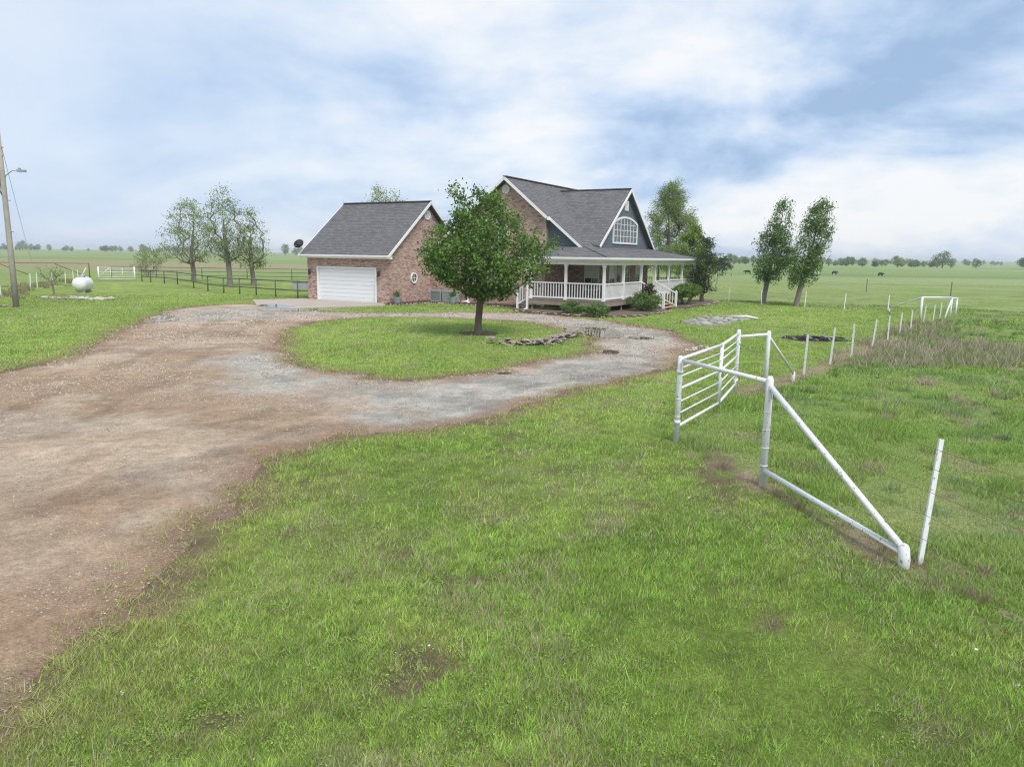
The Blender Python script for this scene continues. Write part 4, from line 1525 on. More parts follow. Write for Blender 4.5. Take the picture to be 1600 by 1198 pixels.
for (p, h, r) in ((gA, 1.49, .046), (gB, 1.53, .046)):
    mb = MB().tube([rel(p, -.1), rel(p, h - .03), rel(p, h)], [r, r, r * .55], 12)
    for z in (.45, .75, 1.05):
        mb.tube([rel(p, z), rel(p, z + .012)], r + .006, 12)
    mb.build('gate_post', PW, gate)
for (p, q) in ((gA, gM), (gM, gB)):
    dx, dy = (q[0] - p[0]), (q[1] - p[1])
    ln = math.hypot(dx, dy)
    e = (dx / ln, dy / ln)
    p2, q2 = (p[0] + e[0] * .05, p[1] + e[1] * .05), (q[0] - e[0] * .03, q[1] - e[1] * .03)
    for z, r in ((.28, .025), (.50, .013), (.70, .013), (.93, .022), (1.14, .013), (1.28, .013), (1.44, .028)):
        pipe(MB(), rel(p2, z), rel(q2, z), r, 10).build('gate_rail', PW, gate)
    s = gM
    off = -.05 if p == gA else .05
    sx = (s[0] + e[0] * off, s[1] + e[1] * off)
    pipe(MB(), rel(sx, .24), rel(sx, 1.47), .027, 10).build('gate_stile', PW, gate)

for (p, z) in ((gA, .36), (gA, 1.22), (gB, .36), (gB, 1.22)):
    t = Vector((gM[0] - p[0], gM[1] - p[1], 0)).normalized() * .07
    MB().tube([rel(p, z - .03), rel(p, z + .03)], .056, 12).box(p[0] - gA[0] + t.x - .02, p[0] - gA[0] + t.x + .02, p[1] - gA[1] + t.y - .02, p[1] - gA[1] + t.y + .02, z - .05, z + .05).build('hinge', PW, gate)
MB().tube([rel((gM[0] - .05, gM[1] - .03), .98), rel((gM[0] + .02, gM[1] - .05), .80), rel((gM[0] + .05, gM[1] + .04), .97)], .009, 6).build('latch_chain', M['rust'], gate)

# corner brace assembly and its wires
cC, cD, cT = (3.49, 9.87), (4.07, 7.21), (4.29, 7.30)
br = tag(empty('corner_brace', (*cC, 0)), 'white pipe corner brace with slanting tube running to the near fence end', 'fence')
mb = MB().tube([rel(cC, -.1, cC), rel(cC, 1.50, cC), rel(cC, 1.55, cC)], [.05, .05, .028], 12)
for z in (.3, .55, .8, 1.05):
    mb.tube([rel(cC, z, cC), rel(cC, z + .012, cC)], .055, 12)
mb.build('corner_post', PW, br)
pipe(MB(), rel(cC, 1.47, cC), rel((gA[0] + .03, gA[1] - .08), 1.42, cC), .034).build('top_rail', PW, br)
pipe(MB(), rel(cC, 1.42, cC), rel(cD, .17, cC), .038).build('slanting_brace', PW, br)
pipe(MB(), rel(cC, .24, cC), rel(cD, .14, cC), .034).build('ground_brace', PW, br)
MB().tube([rel(cD, -.1, cC), rel(cD, .08, cC), rel((cD[0] - .01, cD[1] + .01), .21, cC), rel(cD, .24, cC)], [.052, .058, .054, .03], 12).build('brace_foot', PW, br)
for z in (.28, .55, .82, 1.08, 1.3):
    mb = MB()
    a, b = cC, (4.30, 7.30)
    mb.tube([rel(a, z, cC), rel(((a[0] + b[0]) / 2 + .02, (a[1] + b[1]) / 2), z * .97, cC), rel(b, z * .95, cC), rel((5.35, 2.0), z * .95, cC)], .0022, 4)
    mb.build('wire', M['rust'], br)


def tpost_mesh(h, r=.026, studs=True):
    mb = MB().box(-r, r, -.006, .006, -.15, h).box(-.006, .006, .0061, .04, -.15, h)
    if studs:
        k = int(h / .06)
        for i in range(3, k):
            mb.box(-.01, .01, -.014, -.0061, i * .06, i * .06 + .02)
    return mb


tp = tpost_mesh(1.32, .028, False).build('leaning_post', PW)
tp.location = (*cT, 0)
tp.rotation_euler = (R(-4), R(7.5), R(12))
tag(tp, 'single leaning white steel post at the near end of the wire fence', 'fence post')

# wire fence of white steel posts running away along the pasture
EP, EF = (5.85, 16.85), (7.25, 18.85)
fence = tag(empty('wire_fence', (*EP, 0)), 'wire fence of white steel posts running away from the gate to the far corner', 'fence')
mb = MB().tube([rel(EP, -.1, EP), rel(EP, 1.46, EP), rel(EP, 1.5, EP)], [.05, .05, .03], 12)
mb.build('end_post', PW, fence)
pipe(MB(), rel(gB, 1.36, EP), rel(EP, 1.42, EP), .035).build('top_rail', PW, fence)
pipe(MB(), rel(EP, 1.38, EP), rel(EF, .22, EP), .030).build('slanting_brace', PW, fence)
MB().tube([rel(EF, -.1, EP), rel(EF, .22, EP), rel(EF, .27, EP)], [.05, .05, .03], 10).build('brace_foot', PW, fence)
PO = [(7.98, 20.0, 1.12), (9.59, 22.12, 1.13), (11.13, 24.1, 1.1), (13.0, 26.6, 1.05), (14.8, 29.1, 1.0), (16.4, 31.3, .98), (18.3, 34.0, .93), (21.3, 38.4, .9), (22.38, 39.45, .9), (23.5, 40.8, .9), (24.6, 42.2, .9)]
for (x, y, h) in PO:
    o = link('steel_post', tpost_mesh(h, .028, False).mesh('steel_post'), PW, fence, rel((x, y), 0, EP), (random.gauss(0, .02), R(2) + random.gauss(0, .03), R(-35)))
for k in range(5):
    f = .22 + .19 * k
    pts = [rel(EP, f * 1.25, EP)] + [rel((x, y), f * h, EP) for x, y, h in PO]
    MB().tube(pts, .0025, 4).build('wire', M['rust'], fence)

# far corner: tall pipe frame
K1, K2, K3, KF = (20.91, 38.05), (24.71, 41.94), (26.0, 43.6), (23.58, 46.54)
kf = tag(empty('fence_corner', (*K1, 0)), 'tall white pipe frame at the far corner of the fences', 'fence')
pipe(MB(), rel(K1, -.1, K1), rel(K1, 1.36, K1), .055).build('corner_post', PW, kf)
pipe(MB(), rel(K2, -.1, K1), rel(K2, 1.18, K1), .055).build('corner_post', PW, kf)
pipe(MB(), rel(K3, -.1, K1), rel(K3, 1.08, K1), .055).build('corner_post', PW, kf)
pipe(MB(), rel(K1, 1.32, K1), rel(K2, 1.15, K1), .045).build('top_rail', PW, kf)
pipe(MB(), rel(K2, 1.12, K1), rel(K3, 1.04, K1), .045).build('top_rail', PW, kf)
pipe(MB(), rel((24.0, 41.2), .05, K1), rel(K2, 1.08, K1), .04).build('slanting_brace', PW, kf)
pipe(MB(), rel(K1, 1.32, K1), rel(KF, .22, K1), .04).build('slanting_brace', PW, kf)
pipe(MB(), rel(KF, -.1, K1), rel(KF, .27, K1), .05).build('brace_foot', PW, kf)

bk = tag(empty('wire_fence', (23.79, 47.13, 0)), 'back wire fence of thin white posts behind the two windblown trees', 'fence')
QO = [(23.79, 47.13, 1.0), (21.56, 48.35, 1.0), (19.59, 49.9, 1.03), (17.3, 51.8, .98), (16.0, 55.26, .98), (14.9, 60.5, 1.0)]
for (x, y, h) in QO:
    link('steel_post', tpost_mesh(h, .026, False).mesh('steel_post'), PW, bk, (x - 23.79, y - 47.13, 0), (0, random.gauss(0, .02), 0))
for k in range(4):
    MB().tube([(x - 23.79, y - 47.13, (.2 + .22 * k) * h) for x, y, h in QO], .004, 4).build('wire', M['steel'], bk)

dk = tag(empty('wire_fence', (14, 100, 0)), 'distant dark-posted wire fence crossing the right pasture', 'fence')
DO = [(19, 99), (24.6, 90.3), (30.3, 82), (35.5, 75), (40.5, 69), (46, 64.5), (51.5, 60), (57, 56)]
for (x, y) in DO:
    MB().box(-.03, .03, -.03, .03, -.1, 1.3).build('fence_post', M['greywood'], dk, (x - 14, y - 100, 0))
for k in range(4):
    MB().tube([(x - 14, y - 100, .35 + .28 * k) for x, y in DO], .006, 4).build('wire', M['steel'], dk)

# dark two-rail pipe fence left of the garage
pf = tag(empty('pipe_fence', (-14.6, 50.0, 0)), 'dark weathered two-rail pipe fence running left from the garage', 'fence')
FO = [(-36.7, 73.6), (-35.2, 72.3), (-32.86, 70.1), (-30.5, 67.6), (-26.85, 62.5), (-23.78, 57.9), (-21.5, 55.2), (-19.95, 54.2), (-18.4, 53.2), (-16.57, 51.8), (-14.62, 50.4), (-13.6, 49.8)]
for (x, y) in FO:
    MB().tube([(x + 14.6, y - 50, -.1), (x + 14.6, y - 50, 1.2)], .05, 8).build('fence_post', M['greywood'], pf)
for z in (.55, 1.14):
    for p, q in zip(FO[:-1], FO[1:]):
        MB().tube([(p[0] + 14.6, p[1] - 50, z), (q[0] + 14.6, q[1] - 50, z)], .045, 7).build('fence_rail', M['greywood'], pf)
pb = tag(empty('pipe_fence', (-14, 84, 0)), 'second dark pipe fence farther back behind the sparse trees', 'fence')
BO = [(-45, 83.5), (-40, 83.6), (-35, 83.8), (-30, 84), (-25, 84.1), (-20, 84.3), (-15, 84.5), (-10, 84.7)]
for (x, y) in BO:
    MB().tube([(x + 14, y - 84, -.1), (x + 14, y - 84, 1.25)], .05, 7).build('fence_post', M['greywood'], pb)
for z in (.35, .8, 1.2):
    for p, q in zip(BO[:-1], BO[1:]):
        MB().tube([(p[0] + 14, p[1] - 84, z), (q[0] + 14, q[1] - 84, z)], .035, 6).build('fence_rail', M['greywood'], pb)

# white tube gate, rusty pipe frame and white posts at the left
wg = tag(empty('tube_gate', (-40.9, 73.5, 0)), 'white five-bar tube gate left of the twiggy bush', 'gate')
wa, wb = (-40.9, 73.5), (-38.0, 74.8)
for p in (wa, wb):
    pipe(MB(), rel(p, -.1, wa), rel(p, 1.4, wa), .07).build('gate_post', PW, wg)
for z in (.2, .42, .64, .88, 1.12, 1.32):
    pipe(MB(), rel(wa, z, wa), rel(wb, z, wa), .024, 7).build('gate_rail', PW, wg)
for f in (.33, .66):
    m_ = (wa[0] + (wb[0] - wa[0]) * f, wa[1] + (wb[1] - wa[1]) * f)
    pipe(MB(), rel(m_, .2, wa), rel(m_, 1.32, wa), .024, 7).build('gate_stile', PW, wg)
pipe(MB(), rel(wa, .4, wa), rel((-40.0, 73.9), 1.3, wa), .024, 7).build('gate_brace', PW, wg)
pipe(MB(), rel((-42.6, 73.0), -.1, wa), rel((-41.9, 73.2), 1.3, wa), .04, 7).build('gate_brace', PW, wg)

rf = tag(empty('rusty_pipe_frame', (-41.3, 73.0, 0)), 'rusty brown pipe rail on posts behind the propane tank', 'fence')
for (x, y) in ((-41.5, 73.0), (-49.4, 71.5), (-58, 70)):
    pipe(MB(), (x + 41.3, y - 73, -.1), (x + 41.3, y - 73, 1.75), .06, 8).build('frame_post', M['rust'], rf)
pipe(MB(), (-.2, 0, 1.7), (-8.1, -1.5, 1.7), .032, 8).build('frame_rail', M['rust'], rf)
pipe(MB(), (-8.1, -1.5, 1.55), (-16.7, -3, 1.45), .032, 8).build('frame_rail', M['rust'], rf)
pipe(MB(), (-3.2, -.6, 1.66), (-.6, -.1, .5), .04, 8).build('frame_brace', M['rust'], rf)
pipe(MB(), (-8.0, -1.5, 1.6), (-5.6, -1.0, .6), .04, 8).build('frame_brace', M['rust'], rf)

lf = tag(empty('wire_fence', (-36.8, 56.6, 0)), 'wire fence of white posts behind the utility pole and tank', 'fence')
LO = [(-31.5, 44.5, 1.2), (-32.6, 47.25, 1.25), (-34.6, 51.8, 1.2), (-36.78, 56.64, 1.2), (-37.6, 58.74, 1.18), (-39.3, 63.5, 1.12), (-40.2, 66.8, 1.1), (-41.1, 69.6, 1.1), (-41.8, 71.6, 1.1)]
for (x, y, h) in LO:
    link('steel_post', tpost_mesh(h, .035, False).mesh('steel_post'), PW, lf, (x + 36.8, y - 56.6, 0), (0, random.gauss(0, .04), 0))
for k in range(4):
    MB().tube([(x + 36.8, y - 56.6, (.2 + .23 * k) * h) for x, y, h in LO], .004, 4).build('wire', M['steel'], lf)

# propane tank
tk = tag(empty('propane_tank', (-31.0, 53.6, 0), R(101)), 'white rounded propane tank lying on the grass', 'tank')
pr_ = [(.02, -1.02), (.22, -.99), (.38, -.90), (.47, -.76), (.49, -.6), (.49, .6), (.47, .76), (.38, .90), (.22, .99), (.02, 1.02)]
MB().lathe(pr_, 24, 'x', (0, 0, .62)).build('vessel', M['tank'], tk)
MB().lathe([(.2, 0), (.21, .14), (.17, .19), (.03, .21)], 18, center=(0, 0, 1.08)).build('valve_dome', M['steel'], tk)
for s_ in (-.6, .6):
    MB().box(s_ - .09, s_ + .09, -.3, .3, 0, .2).build('foot', M['stonepale'], tk)

# utility pole with its lamp
pl = tag(empty('utility_pole', (-26.3, 39.2, 0)), 'weathered wooden utility pole with street lamp at the left edge', 'utility pole')
MB().tube([(0, 0, -.3), (-.02, 0, 3), (-.05, 0, 6.5), (-.08, 0, 9.2)], [.15, .138, .12, .10], 14).build('pole', M['pole'], pl)
MB().tube([(-.05, 0, 6.35), (.12, 0, 6.75), (.45, 0, 6.98), (.8, 0, 7.0)], .025, 8).build('lamp_arm', M['steel'], pl)
MB().box(.75, 1.15, -.1, .1, 6.93, 7.04).box(.80, .9, -.05, .05, 7.041, 7.13).build('lamp_head', M['steel'], pl)
MB().lathe([(.16, 0), (.2, .03), (.2, .72), (.16, .78), (.05, .82)], 16, center=(-.36, -.05, 7.55)).build('transformer', M['acgrey'], pl)
MB().box(-.17, .1, -.05, .05, 7.7, 7.76).box(-.17, .1, -.05, .05, 8.1, 8.16).build('transformer_bracket', M['steel'], pl)
for z in (3.9, 5.5):
    MB().tube([(.1, 0, z), (.24, 0, z)], .015, 6).build('step_peg', M['dark'], pl)
MB().tube([(-.12, 0, 5.6), (-.2, -.1, 6.0), (-.18, 0, 6.6)], .03, 6).build('cable_loop', M['dark'], pl)
MB().tube([(0, 0, 8.4), (-8.7, 14, 6.1), (-17.4, 28, 3.95), (-26.1, 42, 1.95), (-34.7, 56, .0)], .012, 5).build('guy_wire', M['steel'], pl)

# grey stock tank behind the pipe fence
sk = tag(empty('stock_tank', (-17.6, 64, 0), R(10)), 'grey metal stock tank behind the pipe fence near the garage', 'tank')
MB().box(-1.3, 1.3, -.45, .45, 0, .62).box(-1.35, 1.35, -.5, -.4505, .58, .66).box(-1.35, 1.35, .4505, .5, .58, .66).build('basin', M['steel'], sk)
for x in (-.65, 0, .65):
    MB().box(x - .03, x + .03, -.48, -.4507, .05, .575).build('rib', M['steel'], sk)


# ------------------------------------------------------------------ cattle
def cow_mesh():
    vs = {'hip': (-.75, 0, 1.18, .32, .36), 'mid': (0, 0, 1.10, .38, .43), 'shoulder': (.62, 0, 1.20, .30, .38), 'neck': (.95, 0, 1.22, .19, .24), 'poll': (1.25, 0, 1.12, .14, .16), 'muzzle': (1.52, 0, .86, .09, .10),
          'tail': (-1.02, 0, 1.2, .05, .05), 'tailtip': (-1.08, 0, .5, .025, .025)}
    for s, n in ((.2, 'l'), (-.2, 'r')):
        vs['fk' + n] = (.62, s, .62, .10, .11)
        vs['ff' + n] = (.64, s, .02, .06, .06)
        vs['hk' + n] = (-.72, s, .72, .13, .15)
        vs['hh' + n] = (-.86, s, .42, .07, .07)
        vs['hf' + n] = (-.80, s, .02, .06, .06)
        vs['ear' + n] = (1.2, s * 1.25, 1.2, .035, .03)
    ed = [('hip', 'mid'), ('mid', 'shoulder'), ('shoulder', 'neck'), ('neck', 'poll'), ('poll', 'muzzle'), ('hip', 'tail'), ('tail', 'tailtip')]
    for n in 'lr':
        ed += [('shoulder', 'fk' + n), ('fk' + n, 'ff' + n), ('hip', 'hk' + n), ('hk' + n, 'hh' + n), ('hh' + n, 'hf' + n), ('poll', 'ear' + n)]
    ks = list(vs)
    me = bpy.data.meshes.new('cow_skeleton')
    me.from_pydata([vs[k][:3] for k in ks], [(ks.index(a), ks.index(b)) for a, b in ed], [])
    o = bpy.data.objects.new('cow_skeleton', me)
    C.objects.link(o)
    o.modifiers.new('skin', 'SKIN')
    for k, sv in zip(ks, me.skin_vertices[0].data):
        sv.radius = vs[k][3:]
        sv.use_root = k == 'mid'
    sb = o.modifiers.new('sub', 'SUBSURF')
    sb.levels = sb.render_levels = 1
    dg = bpy.context.evaluated_depsgraph_get()
    res = bpy.data.meshes.new_from_object(o.evaluated_get(dg))
    bpy.data.objects.remove(o)
    res.name = 'cow'
    return res


cm = cow_mesh()
cm.materials.clear()
cm.materials.append(M['cow'])
cm2 = cm.copy()
cm2.materials.clear()
cm2.materials.append(M['cowwhite'])
for (x, y, rz, mesh, lab) in ((61.2, 152, 2.9, cm, 'black cow standing beside the pale one in the far pasture'), (60.2, 149, 3.3, cm2, 'pale cow in front of a black one in the far pasture'),
                              (76.5, 156, .3, cm, 'lone black cow far out in the right pasture'), (50.0, 160, 3.0, cm, 'black cow half hidden left of the windblown trees'),
                              (72, 168, .2, cm, 'small dark cow beyond the pair in the far pasture')):
    o = link('cow', mesh, None, None, (x, y, -.12), (0, 0, rz), (.62, .62, .62))
    tag(o, lab, 'cow', 'cattle in the far pasture')


# ------------------------------------------------------------------ far trees
def far_tree_meshes(seed, h, rw, cols, n=70, per=16, size=.75):
    pts = crown_points(n, h * .22, h, curve([(0, rw * .55), (.3, rw), (.65, rw * .8), (1, rw * .25)]), 0, 0, seed, .36, .5)
    mb, tips = grow((0, 0), [(0, 0, -.3), (0, 0, h * .12), (.05, 0, h * .25), (0, 0, h * .5), (0, 0, h * .75)], h * .03, pts[::3], .2, thin=.05, forbid=1)
    V, F, c = leaf_cloud(pts, per, (rw * .14, rw * .14, h * .05), size, cols)
    t = mb.mesh('trunk')
    t.materials.append(M['bark'])
    cr = np_mesh('crown', V, F, c)
    cr.materials.append(M['leaf'])
    return t, cr


FT = [far_tree_meshes(200 + i, h, rw, cols) for i, (h, rw, cols) in enumerate(((9, 4.6, G_MID), (11, 5.6, G_MID), (8, 4.2, G_PALE), (10, 4.2, G_PALE), (7, 4.4, G_DARK), (6, 3.8, G_MID)))]


def far_tree(x, y, s, k, label, group):
    r = tag(empty('far_tree', (x, y, 0), random.random() * 6.28), label, 'tree', group)
    r.scale = (s * random.uniform(.9, 1.25), s * random.uniform(.9, 1.25), s)
    link('trunk', FT[k][0], None, r)
    link('crown', FT[k][1], None, r)
    return r


rr = random.Random(3)
GL = 'trees of the left horizon row'
x = -770.0
while x < -150:
    x += rr.choice((2, 3, 4, 5, 6, 8, 16))
    far_tree(x, 900 + rr.uniform(-90, 60), rr.uniform(.4, .85) * rr.choice((1, 1, 1.35)), rr.choice((0, 1, 2, 3, 3, 4)), 'small hazy tree in the long row on the left horizon', GL)
for i in range(10):
    far_tree(-175 + i * 6 + rr.uniform(-3, 3), 820 + rr.uniform(-30, 30), rr.uniform(.5, .8), rr.choice((3, 4)), 'thin hazy tree in the short row left of the garage roof', 'trees left of the garage roof')
for i in range(46):
    x = 100 + i * 3.3
    far_tree(x + rr.uniform(-3, 3), 430 + rr.uniform(-18, 22), rr.uniform(.35, .75), rr.choice((0, 2, 3, 5)), 'brushy tree of the wood behind the windblown pair', 'brushy wood in the middle distance')
for (px, d, s, k, lab) in ((205, 400, .62, 2, 'rounded pale bush tree standing left in the far right pasture'), (240, 420, .85, 1, 'tallest of the pasture trees near the right edge'),
                           (262, 425, .6, 0, 'medium pasture tree next to the tallest one'), (283, 415, .75, 0, 'broad pasture tree near the right edge'), (300, 440, .7, 1, 'pasture tree at the extreme right edge'),
                           (183, 380, .42, 4, 'small dark cedar alone in the far right pasture')):
    far_tree(px, d, s, k, lab, None)
for i in range(120):
    y = rr.uniform(650, 1150)
    x = rr.uniform(.12, .80) * y
    far_tree(x, y, rr.uniform(.3, .8), rr.choice((0, 1, 2, 3)), 'hazy tree dotted over the far right horizon', 'trees of the right horizon')
for (x, y, s) in ((39, 158, .42), (46, 165, .5)):
    far_tree(x, y, s, 4, 'small dark round tree between the juniper and the windblown pair', 'two small dark trees in the pasture')
far_tree(-22, 150, .35, 4, 'small dark cedar in the brown field left of the garage', None)


# ------------------------------------------------------------------ grass
def blades(n, rmin, rmax, half, power):
    """points spread so that they look equally dense from the yard: density falls with distance"""
    u = RNG.random(n)
    k = 2 - power
    r = (rmin ** k + u * (rmax ** k - rmin ** k)) ** (1 / k)
    a = RNG.uniform(-half, half, n)
    x, y = r * np.sin(a), r * np.cos(a) - 4.0          # fanned out from a point behind the viewer
    return x, y, np.hypot(x, y)


def blade_mesh(x, y, z, h, w, lean, col, tipcol=None, bend=None):
    n = len(x)
    a = RNG.uniform(0, 6.283, n)
    l = RNG.uniform(0, 6.283, n)
    wx, wy = np.cos(a) * w / 2, np.sin(a) * w / 2
    lx, ly = np.cos(l) * lean * h, np.sin(l) * lean * h
    if bend is not None:
        lx, ly = lx + bend[0] * h, ly + bend[1] * h
    b = np.stack([x, y, z], -1)
    V = np.stack([b + np.stack([-wx, -wy, 0 * x], -1), b + np.stack([wx, wy, 0 * x], -1), b + np.stack([lx, ly, h], -1)], 1).reshape(-1, 3)
    F = np.arange(3 * n).reshape(-1, 3)
    c = np.repeat(col, 3, 0)
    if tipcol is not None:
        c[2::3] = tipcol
    return V, F, c


def build_grass():
    x, y, r = blades(2450000, 6.6, 62, R(48), 2.2)
    sd = drive_sd(x, y)
    pas = G_PAST(x, y)
    keep = np.ones(len(x), bool)
    thin = sstep(-.08, .55, sd + (fbm(x, y, .7, 14) - .5) * .7)
    fringe = ((sd > -.45) & (fbm(x, y, .55, 17) > .52)) * .28          # runners creeping over the edge
    keep &= RNG.random(len(x)) < np.maximum(thin, fringe)
    keep &= G_BUILT(x, y) > .03
    pd = sdist(x, y, PATIO)
    keep &= (pd > .05) | (RNG.random(len(x)) < .10)
    keep &= np.hypot((x + 1.37) / .72, (y - 29.35) / .62) > 1
    scuff = sstep(.70, .77, fbm(x * 1.3, y, .75, 40))
    keep &= RNG.random(len(x)) > .85 * scuff
    bp_ = np.hypot((x - 12.1) / 1.5, (y - 29.5) / 1.15) + (fbm(x, y, .6, 18) - .5) * .9
    keep &= (bp_ > .95)
    fd = ldist(x, y, FENCE_DIRT) + (fbm(x, y, .8, 6) - .5) * .7
    keep &= (fd > .05) | (RNG.random(len(x)) < .2)
    st0 = ldist(x, y, FENCE_STRAW[:4]) + (fbm(x, y, 1.1, 6) - .5) * .6
    keep &= (st0 > .3) | (RNG.random(len(x)) < .3)
    x, y, r, sd, pas, fd = (a[keep] for a in (x, y, r, sd, pas, fd))
    n = len(x)
    inp = pas < 0
    c = turf_colour(x, y)
    # every blade has its own tone; some are straw
    amp = np.clip(1 - (r - 8) / 28, .22, 1)[:, None]      # far tufts blend, near blades differ
    c = c * (1.06 + RNG.uniform(-.40, .44, (n, 1)) * amp)
    dry = RNG.random(n) < (.12 + .25 * sstep(.5, .7, fbm(x, y, .8, 12)) + .30 * sstep(.8, .0, sd))
    c[dry] = DRY * RNG.uniform(.7, 1.3, (dry.sum(), 1))
    ye = sstep(1.3, .2, sd) * RNG.random(n)
    c = lerp(c, YELLOW * .9, .6 * ye)
    h = .040 * RNG.uniform(.5, 1.6, n) * (.45 + .6 * vnoise(x, y, .17, 16) + .65 * vnoise(x, y, .07, 20)) * (.8 + .4 * fbm(x, y, 1.2, 2))
    h *= 1 + 1.0 * (RNG.random(n) < .03)
    # pasture: taller, clumped, bluish and brown
    cl = fbm(x, y, 1.1, 70)
    hp = (.04 + .10 * sstep(.45, .8, cl)) * RNG.uniform(.6, 1.35, n)
    h = np.where(inp, hp, h)
    pc = lerp(np.array([.245, .375, .078]), np.array([.33, .43, .13]), sstep(.3, .7, fbm(x, y, 3.3, 71)))
    pc = lerp(pc, np.array([.22, .32, .12]), .7 * sstep(.5, .7, fbm(x, y, 1.8, 72)))
    pc = lerp(pc, np.array([.40, .345, .225]), .6 * sstep(.6, .75, fbm(x, y, 1.0, 73)))
    pc = pc * RNG.uniform(.7, 1.3, (n, 1))
    c = np.where(inp[:, None], pc, c)
    wd = G_WEED(x, y) + (fbm(x, y, 2., 5) - .5) * 3
    isw = (wd < 0) & (RNG.random(n) < .17)
    c[isw] = lerp(np.array([.28, .245, .155]), np.array([.43, .385, .27]), RNG.random(isw.sum()))
    h = np.where(isw, RNG.uniform(.08, .34, n) * (.6 + .8 * fbm(x, y, 1.5, 75)), h)
    st = ldist(x, y, FENCE_STRAW) + (fbm(x, y, 1.1, 6) - .5) * .6
    iss = ((st < .4) | (fd < .15)) & (RNG.random(n) < .75)
    c[iss] = np.array([.42, .33, .24]) * RNG.uniform(.6, 1.3, (iss.sum(), 1))
    lean = np.where(iss, 2.6, np.where(inp, .75, .8)) * RNG.uniform(.3, 1.3, n)
    h = np.where(iss, h * .55, h)
    edge = (sd < .35) & ~inp
    lean = np.where(edge, lean * 2.0, lean)
    c[edge] = lerp(c[edge], np.array([.40, .37, .15]) * RNG.uniform(.7, 1.2, (edge.sum(), 1)), .55 * RNG.random(edge.sum()))
    w = np.maximum(.0055, r * .00125) * RNG.uniform(.7, 1.4, n) * np.where(inp, 1.15, 1)
    h = np.maximum(h, r * .0009)
    z = np.full(n, -.015)
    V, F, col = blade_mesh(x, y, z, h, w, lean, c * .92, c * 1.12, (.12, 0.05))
    lawn = ~inp
    for nm, mk, lab, cat in (('lawn_grass', lawn, 'short mown green grass of the lawn', 'grass'), ('pasture_grass', inp, 'long rough grass and brown weeds beyond the white fence', 'grass')):
        f = F[mk]
        used = np.repeat(mk, 3)
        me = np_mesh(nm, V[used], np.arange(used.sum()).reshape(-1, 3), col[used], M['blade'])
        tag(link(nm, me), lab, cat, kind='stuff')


build_grass()


def build_clumps():
    """taller tussocks in the pasture and dry weeds along the fences"""
    P, H_, Cc, Wd = [], [], [], []

    def tuft(x, y, n, h, rad, col, w):
        for _ in range(1):
            a = RNG.uniform(0, 6.283, n)
            q = rad * np.sqrt(RNG.random(n))
            P.append(np.stack([x + q * np.cos(a), y + q * np.sin(a)], -1))
            H_.append(h * RNG.uniform(.5, 1.25, n))
            Cc.append(np.asarray(col) * RNG.uniform(.7, 1.3, (n, 1)))
            Wd.append(np.full(n, w))
    r = random.Random(9)
    k = 0
    while k < 680:
        y = r.uniform(3, 40)
        x = r.uniform(3.5, 32)
        s = sdist(np.array([x]), np.array([y]), PASTURE)[0]
        if s > -.3 or abs(math.atan2(x, y + 4)) > .8:
            continue
        k += 1
        d = math.hypot(x, y)
        kind = r.random()
        col = (.23, .345, .085) if kind < .55 else ((.22, .32, .14) if kind < .85 else (.42, .35, .245))
        tuft(x, y, r.randint(40, 90), r.uniform(.10, .26), r.uniform(.08, .28), col, max(.004, d * .0010))
    k = 0
    while k < 80:          # brown weeds
        x, y = r.uniform(8, 25), r.uniform(20, 43)
        if sdist(np.array([x]), np.array([y]), WEEDS)[0] > .4:
            continue
        k += 1
        d = math.hypot(x, y)
        tuft(x, y, 40, r.uniform(.2, .5), r.uniform(.15, .5), r.choice([(.31, .27, .18), (.40, .35, .255), (.25, .29, .13)]), max(.004, d * .0008))
    for k in range(90):    # scrub along the left wire fence
        p = along([(a, b) for a, b, _ in LO], r.random())
        tuft(p[0] + r.gauss(-.6, .8), p[1] + r.gauss(0, .8), 40, r.uniform(.15, .45), .3, r.choice([(.30, .25, .17), (.25, .29, .11)]), .04)
    for k in range(26):     # straw tussocks by the near corner
        p = along(FENCE_DIRT, r.random())
        tuft(p[0] + r.gauss(.08, .1), p[1] + r.gauss(0, .1), 50, r.uniform(.08, .22), .12, (.30, .23, .16), .005)
    P_, h, c, w = np.concatenate(P), np.concatenate(H_), np.concatenate(Cc), np.concatenate(Wd)
    V, F, col = blade_mesh(P_[:, 0], P_[:, 1], np.full(len(h), -.01), h, w, RNG.uniform(.2, .9, len(h)), c * .9, c * 1.12, (.15, .05))
    tag(link('grass_tussocks', np_mesh('grass_tussocks', V, F, col, M['blade'])), 'tussocks and dry brown weeds along the fences and in the pasture', 'weeds', kind='stuff')


build_clumps()


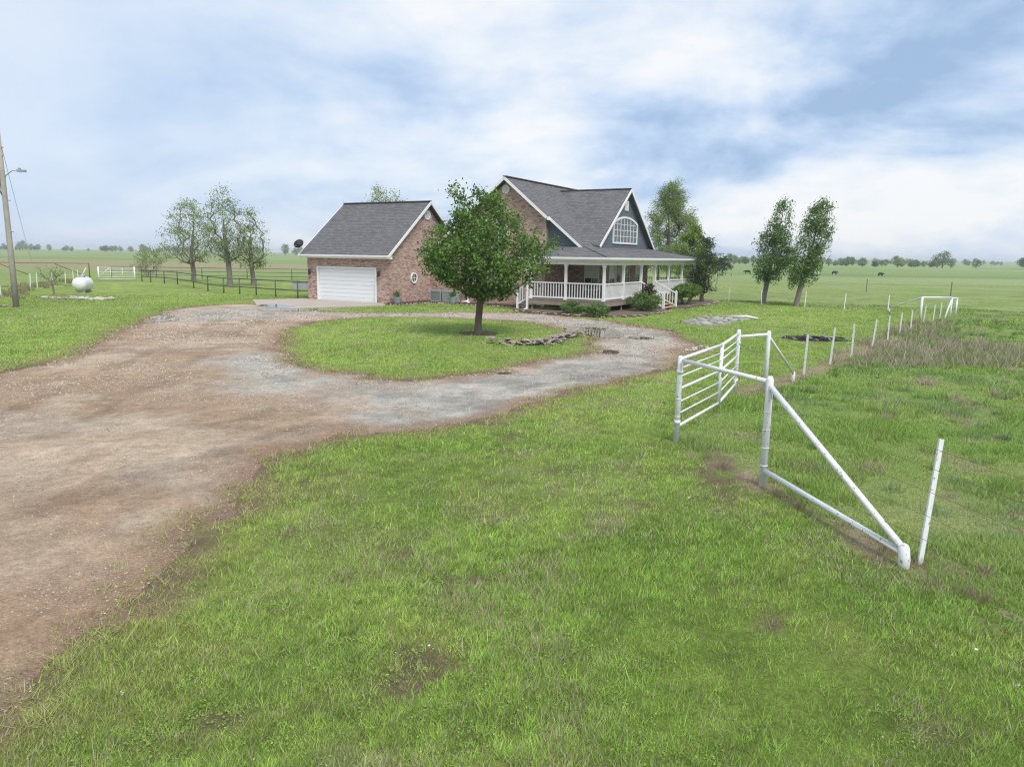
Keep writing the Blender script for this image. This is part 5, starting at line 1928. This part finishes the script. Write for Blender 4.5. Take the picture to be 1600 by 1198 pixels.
def build_clover():
    """broad-leaved weeds and a few white flowers in the near lawn"""
    cs, fl = [], []
    x, y, r = blades(2400, 7, 28, R(48), 1.5)
    ok = (drive_sd(x, y) > .35) & (G_PAST(x, y) > .1) & (fbm(x, y, 2.0, 90) > .50)
    for a, b in zip(x[ok], y[ok]):
        k = RNG.integers(3, 9)
        cs.append(np.stack([a + RNG.normal(0, .09, k), b + RNG.normal(0, .09, k), np.full(k, .028)], -1))
    cs = np.concatenate(cs)
    V, F, c = leaf_cloud(cs, 9, (.035, .035, .008), .017, [(.19, .33, .06), (.25, .40, .08), (.34, .46, .10)], flat=1.6, aspect=1.5)
    tag(link('clover_patches', np_mesh('clover_patches', V, F, c, M['leaf'])), 'broad-leaved clover and weeds growing in the lawn', 'weeds', kind='stuff')
    x, y, r = blades(40, 9, 26, R(46), 1.5)
    ok = (drive_sd(x, y) > .4) & (G_PAST(x, y) > .1)
    fl = np.stack([x[ok], y[ok], np.full(ok.sum(), .06)], -1)
    V, F, c = leaf_cloud(fl, 5, (.007, .007, .004), .018, [(.75, .75, .70), (.8, .8, .72)], flat=1.5, aspect=1.1)
    tag(link('lawn_flowers', np_mesh('lawn_flowers', V, F, c, M['leaf'])), 'tiny white flowers dotted over the lawn', 'flowers', kind='stuff')


build_clover()


def build_pebbles():
    n = 90000
    x, y, r = blades(n * 3, 6.6, 46, R(50), 1.6)
    sd = drive_sd(x, y)
    keep = (sd < -.05) & (fbm(x, y, 1.6, 80) + .45 * RNG.random(len(x)) > .62)
    x, y, r = x[keep][:n], y[keep][:n], r[keep][:n]
    n = len(x)
    s = np.maximum(.008, r * .0008) * RNG.uniform(.4, 1.6, n) ** 1.5
    a = RNG.uniform(0, 6.283, n)
    base = np.array([[1, 0, 0], [-.5, .87, 0], [-.5, -.87, 0], [.1, .1, .75]])
    ca, sa = np.cos(a)[:, None], np.sin(a)[:, None]
    bx = base[None, :, 0] * ca - base[None, :, 1] * sa
    by = base[None, :, 0] * sa + base[None, :, 1] * ca
    V = np.stack([x[:, None] + bx * s[:, None], y[:, None] + by * s[:, None], .004 + base[None, :, 2] * s[:, None] + 0 * bx], -1).reshape(-1, 3)
    f = np.array([[0, 1, 3], [1, 2, 3], [2, 0, 3]])
    F = (np.arange(n)[:, None, None] * 4 + f[None]).reshape(-1, 3)
    c = np.array([.38, .335, .285]) * RNG.uniform(.45, 1.5, (n, 1)) * np.array([1, .97, .94])
    tag(link('loose_gravel', np_mesh('loose_gravel', V, F, np.repeat(c, 4, 0), M['pebble'])), 'loose pale gravel stones scattered over the driveway', 'gravel', kind='stuff')


build_pebbles()


# ------------------------------------------------------------------ the air
def build_haze():
    m = bpy.data.materials.new('haze')
    m.use_nodes = True
    N, L = m.node_tree.nodes, m.node_tree.links
    N.clear()
    out = N.new('ShaderNodeOutputMaterial')
    v = N.new('ShaderNodeVolumePrincipled')
    v.inputs['Color'].default_value = (.92, .96, 1.0, 1)
    v.inputs['Density'].default_value = .00036
    L.new(v.outputs[0], out.inputs['Volume'])
    o = MB().box(-4200, 4200, -500, 4200, -1.2, 17).build('haze', m)
    tag(o, 'pale blue haze over the far fields', kind='stuff')


build_haze()
